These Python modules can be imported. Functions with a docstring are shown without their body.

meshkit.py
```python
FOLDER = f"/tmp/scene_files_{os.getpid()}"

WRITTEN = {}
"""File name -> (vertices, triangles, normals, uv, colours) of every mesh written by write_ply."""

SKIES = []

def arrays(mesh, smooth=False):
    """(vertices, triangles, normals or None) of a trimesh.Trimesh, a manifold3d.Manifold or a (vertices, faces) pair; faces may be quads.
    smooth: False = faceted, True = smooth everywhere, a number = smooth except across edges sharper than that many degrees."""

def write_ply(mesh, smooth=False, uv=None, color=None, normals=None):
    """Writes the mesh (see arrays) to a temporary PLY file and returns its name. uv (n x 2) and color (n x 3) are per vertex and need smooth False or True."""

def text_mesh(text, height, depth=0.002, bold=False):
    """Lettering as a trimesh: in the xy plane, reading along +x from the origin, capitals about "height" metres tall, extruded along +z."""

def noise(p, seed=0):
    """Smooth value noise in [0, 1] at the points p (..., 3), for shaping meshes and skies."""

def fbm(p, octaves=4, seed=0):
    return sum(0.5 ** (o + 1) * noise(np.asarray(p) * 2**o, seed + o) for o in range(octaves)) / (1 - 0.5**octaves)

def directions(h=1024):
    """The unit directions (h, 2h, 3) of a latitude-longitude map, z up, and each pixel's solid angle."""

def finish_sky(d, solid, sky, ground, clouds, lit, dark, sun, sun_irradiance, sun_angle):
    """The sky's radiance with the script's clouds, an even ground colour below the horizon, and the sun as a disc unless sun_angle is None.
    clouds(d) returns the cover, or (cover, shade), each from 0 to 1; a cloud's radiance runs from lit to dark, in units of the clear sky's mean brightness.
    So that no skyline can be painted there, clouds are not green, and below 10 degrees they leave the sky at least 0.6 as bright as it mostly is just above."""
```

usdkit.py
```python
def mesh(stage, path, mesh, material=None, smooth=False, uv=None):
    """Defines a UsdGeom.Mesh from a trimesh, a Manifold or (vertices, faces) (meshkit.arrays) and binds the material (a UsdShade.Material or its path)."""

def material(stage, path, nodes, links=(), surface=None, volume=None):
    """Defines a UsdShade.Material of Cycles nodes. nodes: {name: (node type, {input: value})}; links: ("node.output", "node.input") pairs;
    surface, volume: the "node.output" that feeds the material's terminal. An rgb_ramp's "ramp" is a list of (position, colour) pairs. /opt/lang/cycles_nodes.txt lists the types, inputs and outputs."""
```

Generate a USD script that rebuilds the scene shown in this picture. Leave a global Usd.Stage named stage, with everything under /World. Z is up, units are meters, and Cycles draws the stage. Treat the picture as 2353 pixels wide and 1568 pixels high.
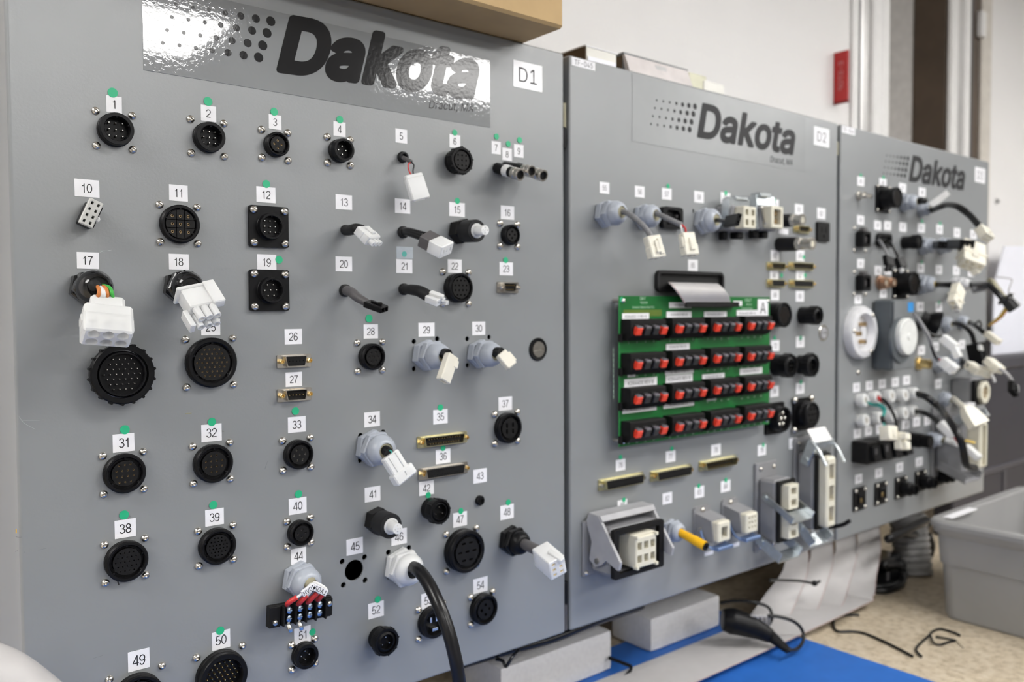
import math, random
import numpy as np, trimesh, usdkit, meshkit
from manifold3d import Manifold, CrossSection
from shapely.geometry import Polygon, Point, box as sbox
from shapely import affinity
from pxr import Usd, UsdGeom, UsdLux, Gf, Sdf

stage = Usd.Stage.CreateInMemory()
UsdGeom.SetStageUpAxis(stage, UsdGeom.Tokens.z)
UsdGeom.SetStageMetersPerUnit(stage, 1.0)
UsdGeom.Xform.Define(stage, '/World')
UsdGeom.Scope.Define(stage, '/World/Looks')
rng = random.Random(7)

# ---------------------------------------------------------------- camera
# the three enclosure doors stand in the plane y = 0 and face -y; x runs along them, z is up, the bench top is at z = 0.90
W, H, F = 2353, 1568, 1933.62
YAW, PITCH, ROLL = 0.6851889, 0.03876213, -0.00511777
CAM = np.array([0.0, -0.75, 1.44])
_f = np.array([math.sin(YAW)*math.cos(PITCH), math.cos(YAW)*math.cos(PITCH), -math.sin(PITCH)])
_r = np.array([math.cos(YAW), -math.sin(YAW), 0.0]); _u = np.cross(_r, _f)
RT = _r*math.cos(ROLL)+_u*math.sin(ROLL); UP = -_r*math.sin(ROLL)+_u*math.cos(ROLL); FW = _f
cam = UsdGeom.Camera.Define(stage, '/World/camera')
cam.CreateFocalLengthAttr(18.33); cam.CreateHorizontalApertureAttr(18.33*W/F); cam.CreateVerticalApertureAttr(18.33*H/F)
cam.CreateFStopAttr(3.5); cam.CreateFocusDistanceAttr(0.70)
cam.CreateClippingRangeAttr(Gf.Vec2f(0.02, 100))
cam.AddTransformOp().Set(Gf.Matrix4d(*RT, 0, *UP, 0, *(-FW), 0, *CAM, 1))
cam.CreateExposureAttr(0.47)

# ---------------------------------------------------------------- light: rows of ceiling troffers, bounce from the room
LAMP = 12.0          # radiance of a troffer's diffuser
LAMP_COL = (1.0, 0.985, 0.96)
CEIL = 2.6
TROFFERS = [(-1.3, -2.85), (0.7, -2.85), (2.75, -2.64), (4.7, -2.85), (1.4, -1.25), (3.4, -1.25), (-1.35, -0.5), (-3.3, -2.85), (0.7, -4.8), (2.7, -4.8)]
dome = UsdLux.DomeLight.Define(stage, '/World/ambient_light')
dome.CreateIntensityAttr(0.15); dome.CreateColorAttr(Gf.Vec3f(1.0, 0.99, 0.98))

# ---------------------------------------------------------------- materials
MATS = {}
def mat(name, col, rough=0.5, metal=0.0, vary=0.08, scale=40.0, bump=0.0, bscale=300.0, **kw):
    """principled paint / plastic / metal with a slight procedural variation of tone and a fine relief"""
    c = np.array(col, float)
    nodes = {'tc': ('texture_coordinate', {}),
             'n': ('noise_texture', {'scale': scale, 'detail': 3.0, 'roughness': 0.55}),
             'r': ('rgb_ramp', {'ramp': [(0.3, tuple(c*(1-vary))), (0.7, tuple(np.minimum(c*(1+vary), 1)))]}),
             'p': ('principled_bsdf', {'roughness': rough, 'metallic': metal, **kw})}
    links = [('tc.object', 'n.vector'), ('n.fac', 'r.fac'), ('r.color', 'p.base_color')]
    if bump:
        nodes['bn'] = ('noise_texture', {'scale': bscale, 'detail': 2.0})
        nodes['b'] = ('bump', {'strength': 1.0, 'distance': bump})
        links += [('tc.object', 'bn.vector'), ('bn.fac', 'b.height'), ('b.normal', 'p.normal')]
    MATS[name] = usdkit.material(stage, '/World/Looks/'+name, nodes, links, surface='p.BSDF')
    return MATS[name]
mat('panel_paint', (0.235, 0.245, 0.252), 0.30, specular_ior_level=0.9, vary=0.03, scale=6, bump=0.00006, bscale=420)
mat('enclosure_inside', (0.05, 0.05, 0.05), 0.7)
mat('film', (0.26, 0.27, 0.278), 0.03, vary=0.02, scale=8, bump=0.00006, bscale=260, specular_ior_level=0.9, coat_weight=1.0, coat_roughness=0.02)
mat('film_ink', (0.010, 0.010, 0.011), 0.12, bump=0.00005, bscale=260, specular_ior_level=0.45)
mat('film_ink_grey', (0.022, 0.022, 0.024), 0.45, specular_ior_level=0.2)
mat('plain_film', (0.235, 0.245, 0.252), 0.27, vary=0.02, specular_ior_level=0.9)
mat('label_paper', (0.80, 0.80, 0.83), 0.45, vary=0.03, scale=90)
mat('label_gloss', (0.80, 0.80, 0.83), 0.12, vary=0.03, scale=90, bump=0.0001, bscale=200)
mat('label_clear', (0.42, 0.46, 0.50), 0.2, vary=0.06, scale=120)
mat('ink', (0.02, 0.02, 0.022), 0.4)
mat('ink_soft', (0.10, 0.10, 0.11), 0.4)
mat('dot_green', (0.018, 0.42, 0.20), 0.4, vary=0.05)
mat('dot_teal', (0.10, 0.42, 0.36), 0.4)
mat('black_plastic', (0.006, 0.006, 0.0068), 0.36, vary=0.25, scale=120, bump=0.00004, bscale=900, specular_ior_level=0.17)
mat('black_face', (0.008, 0.0077, 0.0077), 0.5, vary=0.25, scale=150, specular_ior_level=0.2)
mat('black_gloss', (0.010, 0.010, 0.011), 0.12, vary=0.2)
mat('black_hole', (0.003, 0.003, 0.003), 0.8)
mat('rubber', (0.012, 0.012, 0.013), 0.6, vary=0.2, bump=0.0002, bscale=220, specular_ior_level=0.3)
mat('cable_black', (0.008, 0.008, 0.009), 0.27, vary=0.2, specular_ior_level=0.35)
mat('cable_grey', (0.19, 0.19, 0.20), 0.5)
mat('sleeve_grey', (0.09, 0.085, 0.088), 0.5)
mat('nickel', (0.66, 0.63, 0.58), 0.22, 1.0, vary=0.1, scale=200)
mat('zinc', (0.62, 0.66, 0.68), 0.3, 1.0, vary=0.12, scale=90, bump=0.0001)
mat('zinc_yellow', (0.70, 0.66, 0.44), 0.3, 1.0, vary=0.15, scale=90)
mat('gold', (0.83, 0.62, 0.28), 0.25, 1.0)
mat('brass_dark', (0.50, 0.36, 0.20), 0.4, 1.0)
mat('copper', (0.55, 0.36, 0.25), 0.35, 1.0)
mat('pin_metal', (0.85, 0.83, 0.78), 0.2, 1.0)
mat('gland_grey', (0.38, 0.41, 0.465), 0.32, vary=0.05)
mat('gland_seal', (0.30, 0.28, 0.19), 0.6)
mat('nylon', (0.76, 0.765, 0.755), 0.35, vary=0.03, subsurface_weight=0.35, subsurface_scale=0.006, subsurface_radius=(1.0, 0.95, 0.9))
mat('nylon_cream', (0.78, 0.74, 0.62), 0.4, vary=0.04, subsurface_weight=0.25, subsurface_scale=0.004, subsurface_radius=(1.0, 0.9, 0.7))
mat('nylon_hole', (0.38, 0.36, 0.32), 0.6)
mat('cream_insert', (0.66, 0.63, 0.52), 0.45, vary=0.06)
mat('grey_nylon', (0.50, 0.50, 0.475), 0.4)
mat('cast_grey', (0.23, 0.23, 0.24), 0.45, vary=0.06, bump=0.0001)
mat('lever_grey', (0.34, 0.34, 0.355), 0.4)
mat('wire_red', (0.55, 0.03, 0.03), 0.4)
mat('wire_orange', (0.56, 0.19, 0.05), 0.4)
mat('wire_green', (0.05, 0.42, 0.06), 0.4)
mat('wire_teal', (0.02, 0.30, 0.26), 0.4)
mat('wire_white', (0.75, 0.75, 0.75), 0.4)
mat('wire_yellow', (0.75, 0.52, 0.10), 0.4)
mat('wire_grey', (0.35, 0.34, 0.34), 0.4)
mat('cable_yellow', (0.90, 0.48, 0.01), 0.4)
mat('screw_blue', (0.50, 0.60, 0.74), 0.2, 1.0)
mat('tinned', (0.78, 0.77, 0.74), 0.18, 1.0)
mat('blue_zinc', (0.22, 0.32, 0.55), 0.3, 0.7)
mat('pcb', (0.009, 0.135, 0.028), 0.3, vary=0.12, scale=25)
mat('pcb_edge', (0.03, 0.30, 0.07), 0.4)
mat('silk', (0.45, 0.62, 0.48), 0.5)
mat('pcb_strip', (0.10, 0.16, 0.02), 0.35)
mat('lever_red', (0.80, 0.055, 0.025), 0.35)
mat('lever_black', (0.022, 0.022, 0.024), 0.4)
mat('lever_tip', (0.12, 0.11, 0.13), 0.4)
mat('ribbon', (0.50, 0.485, 0.48), 0.5, vary=0.03)
mat('ribbon_edge', (0.45, 0.30, 0.28), 0.5)
mat('timer_grey', (0.085, 0.098, 0.108), 0.4)
mat('timer_face', (0.17, 0.18, 0.19), 0.4)
mat('dial_white', (0.72, 0.73, 0.71), 0.4)
mat('blue_sticker', (0.03, 0.27, 0.66), 0.4)
mat('inlet_white', (0.66, 0.66, 0.68), 0.35)
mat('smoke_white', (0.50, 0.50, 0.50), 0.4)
mat('cardboard', (0.50, 0.345, 0.165), 0.75, vary=0.07, scale=18, bump=0.0001)
mat('cardboard_dark', (0.10, 0.065, 0.035), 0.8, vary=0.12)
mat('packing_tape', (0.60, 0.50, 0.36), 0.15)
mat('wall_white', (0.80, 0.785, 0.775), 0.6, vary=0.015, scale=3, bump=0.0004, bscale=160)
mat('ceiling_tile', (0.80, 0.79, 0.77), 0.8, vary=0.04, scale=60)
mat('floor_vinyl', (0.16, 0.155, 0.15), 0.5, vary=0.1)
mat('side_wall', (0.66, 0.65, 0.64), 0.7, vary=0.02, scale=3)
mat('room_wall', (0.34, 0.335, 0.33), 0.7, vary=0.03, scale=3)
mat('aluminium', (0.62, 0.61, 0.60), 0.35, 0.6, vary=0.03)
mat('aluminium_white', (0.80, 0.79, 0.78), 0.4, vary=0.02)
mat('door_brown', (0.075, 0.05, 0.032), 0.5, vary=0.15, scale=12)
mat('jamb_grey', (0.70, 0.68, 0.66), 0.5)
mat('dark_seal', (0.03, 0.026, 0.03), 0.6)
mat('cream_trim', (0.62, 0.58, 0.52), 0.5)
mat('sign_red', (0.42, 0.012, 0.012), 0.4)
mat('sign_red_side', (0.20, 0.01, 0.01), 0.4)
mat('sign_print', (0.50, 0.16, 0.16), 0.4)
mat('backboard', (0.42, 0.35, 0.23), 0.6, vary=0.14, scale=14)
mat('mat_blue', (0.018, 0.125, 0.46), 0.55, vary=0.06, scale=30, bump=0.0001)
mat('foam_white', (0.72, 0.71, 0.71), 0.8, vary=0.05, scale=150, bump=0.0006, bscale=160)
mat('tote_grey', (0.27, 0.268, 0.265), 0.4, vary=0.04, scale=14, bump=0.0001, subsurface_weight=0.0)
mat('tote_fill', (0.11, 0.105, 0.10), 0.6)
mat('scuff', (0.42, 0.41, 0.38), 0.6)
mat('hose_grey', (0.22, 0.215, 0.21), 0.35, vary=0.2)
mat('partition', (0.028, 0.026, 0.034), 0.55, vary=0.1, scale=9)
mat('partition_top', (0.05, 0.048, 0.058), 0.5)
mat('sheet_white', (0.84, 0.85, 0.93), 0.4, vary=0.01)
mat('paper', (0.78, 0.77, 0.72), 0.6, vary=0.03)
mat('paper_pink', (0.62, 0.58, 0.57), 0.6)
mat('paper_yellow', (0.66, 0.65, 0.50), 0.6)
mat('lamp_frame', (0.75, 0.75, 0.75), 0.5)
mat('scratch', (0.50, 0.51, 0.52), 0.4)
mat('pen_mark', (0.17, 0.175, 0.19), 0.5)
# laminate bench: two-scale speckle
usdkit.material(stage, '/World/Looks/bench_laminate', {
    'tc': ('texture_coordinate', {}), 'a': ('noise_texture', {'scale': 70, 'detail': 5, 'roughness': 0.65}), 'b': ('noise_texture', {'scale': 9, 'detail': 3}),
    'ra': ('rgb_ramp', {'ramp': [(0.32, (0.36, 0.29, 0.20)), (0.5, (0.58, 0.49, 0.36)), (0.68, (0.66, 0.58, 0.46))]}),
    'rb': ('rgb_ramp', {'ramp': [(0.3, (0.86, 0.86, 0.86)), (0.7, (1, 1, 1))]}),
    'm': ('mix_color', {'blend_type': 'multiply', 'fac': 1.0}), 'p': ('principled_bsdf', {'roughness': 0.4})},
    [('tc.object', 'a.vector'), ('tc.object', 'b.vector'), ('a.fac', 'ra.fac'), ('b.fac', 'rb.fac'), ('ra.color', 'm.a'), ('rb.color', 'm.b'), ('m.result', 'p.base_color')], surface='p.BSDF')
usdkit.material(stage, '/World/Looks/lamp_diffuser', {'tc': ('texture_coordinate', {}), 'n': ('noise_texture', {'scale': 6.0}),
    'r': ('rgb_ramp', {'ramp': [(0.2, tuple(0.96*c for c in LAMP_COL)), (0.8, LAMP_COL)]}), 'e': ('emission', {'strength': LAMP})},
    [('tc.object', 'n.vector'), ('n.fac', 'r.fac'), ('r.color', 'e.color')], surface='e.emission')

# ---------------------------------------------------------------- geometry of the photograph: a sight line meets the door plane y = 0, or a plane L in front of it
def sight(u, v): return (u-W/2)/F*RT-(v-H/2)/F*UP+FW
def P(u, v, L=0.0):
    d = sight(u, v); return CAM+d*((-L-CAM[1])/d[1])
def Pz(u, v, z):
    d = sight(u, v); return CAM+d*((z-CAM[2])/d[2])
def mpp(u, v, L=0.0): return float((P(u, v, L)-CAM)@FW/F)          # metres per pixel, upright, at that spot
def prot(u0, v0, u1):                                               # how far out of the door a part stands that starts at u0 and ends at u1
    Z = float((P(u0, v0)-CAM)@FW); t = (u1-u0)/(u0+405.4); return t*Z/(1+t)/0.7737

# ---------------------------------------------------------------- mesh helpers (a thing's own axes: x along the door, y up, z out of the door)
def ccw(pts): p = Polygon(pts); return list(p.exterior.coords)[:-1] if p.exterior.is_ccw else list(p.exterior.coords)[:-1][::-1]
def cs(poly):
    if isinstance(poly, (list, tuple, np.ndarray)): return CrossSection([ccw(poly)])
    rings = [ccw(list(poly.exterior.coords))]+[ccw(list(i.coords))[::-1] for i in poly.interiors]
    return CrossSection(rings)
def lathe(prof, n=40): return Manifold.revolve(cs(prof), n)
def cyl(r, z0, z1, n=24, r2=None): return Manifold.cylinder(z1-z0, r, r if r2 is None else r2, n).translate((0, 0, z0))
def ext(poly, z0, z1): return Manifold.extrude(cs(poly), z1-z0).translate((0, 0, z0))
def cbox(x0, x1, y0, y1, z0, z1, c=0.0006):
    c = min(c, (x1-x0)/2.2, (y1-y0)/2.2, (z1-z0)/2.2); pts = []
    for x, sx in ((x0, 1), (x1, -1)):
        for y, sy in ((y0, 1), (y1, -1)):
            for z, sz in ((z0, 1), (z1, -1)):
                pts += [(x+sx*c, y+sy*c, z), (x+sx*c, y, z+sz*c), (x, y+sy*c, z+sz*c)]
    return Manifold.hull_points(np.array(pts))
def rbox(x0, x1, y0, y1, z0, z1, r):                                # box with rounded upright edges
    return ext(sbox(x0+r, y0+r, x1-r, y1-r).buffer(r, quad_segs=6), z0, z1)
def hexa(r, z0, z1, c=0.001, n=6, turn=0.0):
    a = [turn+math.pi*2*i/n for i in range(n)]
    pts = [(r*math.cos(t), r*math.sin(t), z) for t in a for z in (z0+c, z1-c)]+[((r-c)*math.cos(t), (r-c)*math.sin(t), z) for t in a for z in (z0, z1)]
    return Manifold.hull_points(np.array(pts))
def frame(o, z, x=None):
    z = np.array(z, float); z /= np.linalg.norm(z); x = np.array(x if x is not None else (1, 0, 0), float)
    x = x-z*(x@z); x = x/np.linalg.norm(x); y = np.cross(z, x)
    return np.column_stack([x, y, z, np.array(o, float)])
def put(m, M): return m.transform(M)
def spline(pts, n=8):
    p = np.array(pts, float)
    if len(p) < 3: return np.array([p[0]+(p[-1]-p[0])*t for t in np.linspace(0, 1, 3)])
    q = np.vstack([2*p[0]-p[1], p, 2*p[-1]-p[-2]]); out = []
    for i in range(1, len(q)-2):
        a, b, c, d = q[i-1:i+3]
        for t in np.linspace(0, 1, n, endpoint=False):
            out.append(0.5*((2*b)+(-a+c)*t+(2*a-5*b+4*c-d)*t*t+(-a+3*b-3*c+d)*t**3))
    return np.array(out+[p[-1]])
def tube(pts, r, k=10, n=8, smooth=True):
    p = spline(pts, n) if smooth else np.array(pts, float)
    r = np.interp(np.linspace(0, 1, len(p)), np.linspace(0, 1, len(np.atleast_1d(r))), np.atleast_1d(r)) if np.ndim(r) else np.full(len(p), r)
    T = np.gradient(p, axis=0); T /= np.linalg.norm(T, axis=1)[:, None]+1e-12
    up = np.array([0.31, 0.22, 0.92]); N = np.cross(T[0], up); N /= np.linalg.norm(N); V = []; a = np.linspace(0, 2*math.pi, k, endpoint=False)
    for i in range(len(p)):
        N = N-T[i]*(N@T[i]); N /= np.linalg.norm(N); B = np.cross(T[i], N)
        V.append(p[i]+r[i]*(np.cos(a)[:, None]*N+np.sin(a)[:, None]*B))
    V = np.vstack(V+[p[:1], p[-1:]]); f = []; m = len(p)
    for i in range(m-1):
        for j in range(k):
            a0, a1 = i*k+j, i*k+(j+1) % k; f += [(a0, a1, a1+k), (a0, a1+k, a0+k)]
    for j in range(k): f += [(m*k, (j+1) % k, j), (m*k+1, (m-1)*k+j, (m-1)*k+(j+1) % k)]
    return trimesh.Trimesh(V, np.array(f), process=False)
def arr(m):
    if isinstance(m, (list, tuple)) and not (len(m) == 2 and isinstance(m[0], np.ndarray)):
        return trimesh.util.concatenate([arr(x) for x in m])
    if isinstance(m, Manifold):
        k = m.to_mesh(); return trimesh.Trimesh(k.vert_properties[:, :3], k.tri_verts, process=False)
    return m
def arc(cx, cy, rx, ry, a0, a1, n=14): return [(cx+rx*math.cos(math.radians(a)), cy+ry*math.sin(math.radians(a))) for a in np.linspace(a0, a1, n)]
GLYPH = {'0': [arc(.28, .5, .235, .455, 0, 360, 32)], '1': [[(.10, .74), (.20, .765), (.285, .84), (.31, .955), (.31, .0)]],
         '2': [arc(.285, .70, .225, .255, 172, -28, 18)+[(.40, .45), (.20, .27), (.09, .15), (.06, .045), (.52, .045)]],
         '3': [arc(.275, .735, .20, .22, 165, -78, 16)+[(.24, .515)], [(.24, .515)]+arc(.275, .28, .235, .235, 86, -165, 18)],
         '4': [[(.42, .0), (.42, .955), (.39, .955), (.035, .30), (.035, .25), (.555, .25)]],
         '5': [[(.48, .955), (.145, .955), (.085, .475)]+arc(.275, .315, .235, .27, 138, -155, 20)],
         '6': [arc(.285, .305, .225, .262, 0, 360, 28), arc(.305, .49, .245, .465, 178, 38, 18)],
         '7': [[(.05, .955), (.52, .955), (.50, .90), (.36, .66), (.25, .36), (.205, .0)]],
         '8': [arc(.28, .735, .195, .22, 0, 360, 24), arc(.28, .275, .235, .235, 0, 360, 26)],
         '9': [arc(.275, .65, .225, .262, 0, 360, 28), arc(.255, .465, .245, .465, -2, -142, 18)]}
def digits(s, h, depth=0.00008, stroke=.10):
    """numerals as strokes of even width, like the printed tape"""
    out = []; x = 0.0
    for ch in s:
        if ch in GLYPH:
            from shapely.geometry import LineString
            from shapely import union_all
            g = union_all([LineString(q).buffer(stroke/2, quad_segs=3, cap_style='flat', join_style='round') for q in GLYPH[ch]]).simplify(.006)
            g = affinity.affine_transform(g, [h, 0, 0, h, x*h, 0])
            out += [trimesh.creation.extrude_polygon(p, depth, engine='earcut') for p in getattr(g, 'geoms', [g])]
        x += .60 if ch != '1' else .56
    t = trimesh.util.concatenate(out); t.apply_translation([-t.bounds[:, 0].mean(), -h/2, 0]); return t
def text(s, h, depth=0.00025, bold=False, center=True):
    t = meshkit.text_mesh(s, h, depth, bold=bold)
    if center: t.apply_translation([-t.bounds[:, 0].mean(), -h/2, 0])
    return t

def fine_text(s, bold):
    """large lettering: the same outlines at four times the resolution, capitals 1 m tall"""
    from PIL import ImageFont
    was = ImageFont.truetype; ImageFont.truetype = lambda f, size: was(f, size*4)
    try: g = meshkit.text_mesh(s, 1.0, 1.0, bold=bold*4)
    finally: ImageFont.truetype = was
    g.vertices[:, :2] /= 4; return g

# ---------------------------------------------------------------- things and parts
COUNT = {}
def fresh(base):
    k = COUNT.get(base, 0); COUNT[base] = k+1
    return base if k == 0 else f'{base}_{k:03d}'
def data(prim, **kw):
    for k, v in kw.items():
        if v: prim.SetCustomDataByKey(k, v)
class Thing:
    """an Xform under /World; parts are its children. door=True: axes of the door (x along it, y up, z out of it)"""
    def __init__(s, name, label, cat, o, door=True, group=None, kind=None, rz=0.0):
        s.path = '/World/'+fresh(name); x = UsdGeom.Xform.Define(stage, s.path); s.o = np.array(o, float); s.n = {}
        x.AddTranslateOp().Set(Gf.Vec3d(*map(float, s.o)))
        if rz: x.AddRotateZOp().Set(rz)
        if door: x.AddRotateXOp().Set(90.0)
        s.door = door; data(x.GetPrim(), label=label, category=cat, group=group, kind=kind)
    def loc(s, u, v, L=0.0):
        d = P(u, v, L)-s.o; return np.array([d[0], d[2], -d[1]]) if s.door else d
    def part(s, name, mesh, m, smooth=35, parent=None, label=None, kind=None):
        base = parent or s.path; k = s.n.get((base, name), 0); s.n[(base, name)] = k+1
        path = f'{base}/{name}' if k == 0 else f'{base}/{name}_{k:03d}'
        if parent and not stage.GetPrimAtPath(parent): raise ValueError(parent)
        p = usdkit.mesh(stage, path, arr(mesh), '/World/Looks/'+m, smooth=smooth).GetPrim(); data(p, label=label, kind=kind)
        return path
def on_door(name, label, cat, u, v, group=None, off=0.0002):
    t = Thing(name, label, cat, P(u, v, off), True, group); t.m = mpp(u, v); t.u, t.v = u, v
    return t
def structure(name, mesh, m, smooth=False):
    p = usdkit.mesh(stage, '/World/'+name, arr(mesh), '/World/Looks/'+m, smooth=smooth).GetPrim(); data(p, kind='structure'); return p
def wbox(x0, x1, y0, y1, z0, z1, c=0.001): return cbox(x0, x1, y0, y1, z0, z1, c)
# ---------------------------------------------------------------- the room
WALL = 0.30
def wx(u): return float(P(u, 600, -WALL)[0])                        # where a pixel column meets the back wall
XO0, XO1 = wx(2022), wx(2168)
structure('floor', wbox(-4, 6, -6, WALL+.5, -0.05, 0.0), 'floor_vinyl')
structure('ceiling', wbox(-4, 6, -6, WALL+.5, CEIL, CEIL+0.05), 'ceiling_tile')
structure('wall_back', [wbox(-4, XO0, WALL, WALL+0.1, 0, CEIL), wbox(XO1+0.012, 6, WALL, WALL+0.1, 0, CEIL), wbox(XO0, XO1+0.012, WALL, WALL+0.1, 2.5, CEIL)], 'wall_white')
structure('wall_left', wbox(-4.05, -4, -6, WALL, 0, CEIL), 'side_wall')
structure('wall_right', wbox(6, 6.05, -6, WALL, 0, CEIL), 'room_wall')
structure('wall_front', wbox(-4, 6, -6.05, -6, 0, CEIL), 'room_wall')
d = Thing('door_1', None, None, (0, 0, 0), door=False, kind='structure')
def post(name, u0, u1, y, m, z1=CEIL-.002, c=0.004): d.part(name, wbox(wx(u0), wx(u1), y, WALL-0.0005, 0, z1, c), m)
post('trim_strip', 1948, 1962, 0.291, 'aluminium_white')
post('seal', 1962.5, 1969, 0.297, 'dark_seal', c=0.001)
post('frame_post', 1969, 1986, 0.292, 'aluminium')
post('frame_post', 1986, 2004, 0.280, 'aluminium_white'); post('frame_post', 2005, 2022, 0.280, 'aluminium_white')
d.part('recess_back', wbox(XO0, XO1+.012, 0.52, 0.53, 0, 2.5), 'jamb_grey')
d.part('jamb', wbox(XO1, XO1+.012, 0.392, 0.52, 0, 2.5), 'jamb_grey')
d.part('door_leaf', wbox(XO1-0.003, XO1+.011, WALL+0.001, 0.39, 0.01, 2.49), 'door_brown')
d.part('jamb_left', wbox(XO0-0.012, XO0, WALL+0.1, 0.52, 0, 2.5), 'jamb_grey')
post('frame_post', 2168, 2182, 0.283, 'aluminium_white'); post('frame_post', 2182.5, 2200, 0.289, 'aluminium'); post('frame_post', 2200.5, 2212, 0.285, 'aluminium_white')
post('seal', 2213, 2218, 0.290, 'dark_seal', c=0.001); post('seal', 2218.5, 2224, 0.294, 'sleeve_grey', c=0.001); post('seal', 2224.5, 2240, 0.297, 'door_brown', c=0.001)
post('trim_strip', 2240.5, 2262, 0.288, 'cream_trim')
d.part('hinge', cbox(wx(2232), wx(2242), 0.280, 0.297, P(2236, 78, -.29)[2], P(2236, 17, -.29)[2], 0.003), 'aluminium_white')
for i, (x, y) in enumerate(TROFFERS):
    t = Thing('ceiling_light', f'long white ceiling troffer with glowing diffuser, {["far left of the middle row", "middle row above the left enclosure", "middle row above the middle enclosure", "far right of the middle row", "row nearest the enclosures, left one", "row nearest the enclosures, right one", "close to the wall left of the enclosures", "far left corner of the middle row", "rear row, left one", "rear row, right one"][i]}', 'ceiling light', (x, y, CEIL), door=False)
    fr = ext(sbox(-.62, -.32, .62, .32).difference(sbox(-.59, -.29, .59, .29)), -0.03, -0.0005)
    t.part('frame', fr, 'lamp_frame'); t.part('diffuser', wbox(-.588, .588, -.288, .288, -0.022, -0.014), 'lamp_diffuser')

t = Thing('workbench', 'speckled beige laminate workbench below the grey enclosures', 'workbench', (0, 0, 0), door=False)
t.part('worktop', wbox(-1.4, 3.3, -0.52, 0.271, 0.86, 0.90, 0.003), 'bench_laminate')
for x in (-1.3, 1.0, 3.2): t.part('leg_panel', wbox(x-.02, x+.02, -0.45, 0.25, 0.0, 0.8595), 'lamp_frame')
t = Thing('backboard', 'tan board on the wall behind the bench, showing under the enclosures', 'backboard', (0, 0, 0), door=False)
t.part('board', wbox(0.16, 2.05, 0.2715, 0.2995, 0.9005, 1.71), 'backboard')

# ---------------------------------------------------------------- the three enclosures; holes are cut right through the doors
Z0, Z1 = 1.0405, 1.7455
DOORS = [(0.1135, 0.6955), (0.7045, 1.3165), (1.3265, 1.9215)]
HOLES = [(813.8, 1311, 24), (786.5, 1291, 6.5), (838, 1281, 6.5), (789, 1345, 6.5), (839.3, 1334, 6.5),                      # 45
         (951, 785, 6), (1004.5, 779, 6), (951.5, 848, 6), (1073.6, 779, 5.5), (1123.7, 775, 5.5), (1074.5, 840, 5.5),        # 29, 30
         (828.5, 1001.7, 6.5), (880, 994, 6.5), (828, 1058, 6.5), (892.5, 1270, 6.5), (939.6, 1259.5, 6.5), (894, 1326, 6.5),  # 34, 46
         (1593, 485, 4), (2106, 833, 3.5)]
NAMES = ['left grey steel enclosure marked D1, nearest the camera and full of sharp connectors', 'middle grey steel enclosure marked D2, carrying the green circuit board', 'right grey steel enclosure marked D3, farthest from the camera']
ENC = []
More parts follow.
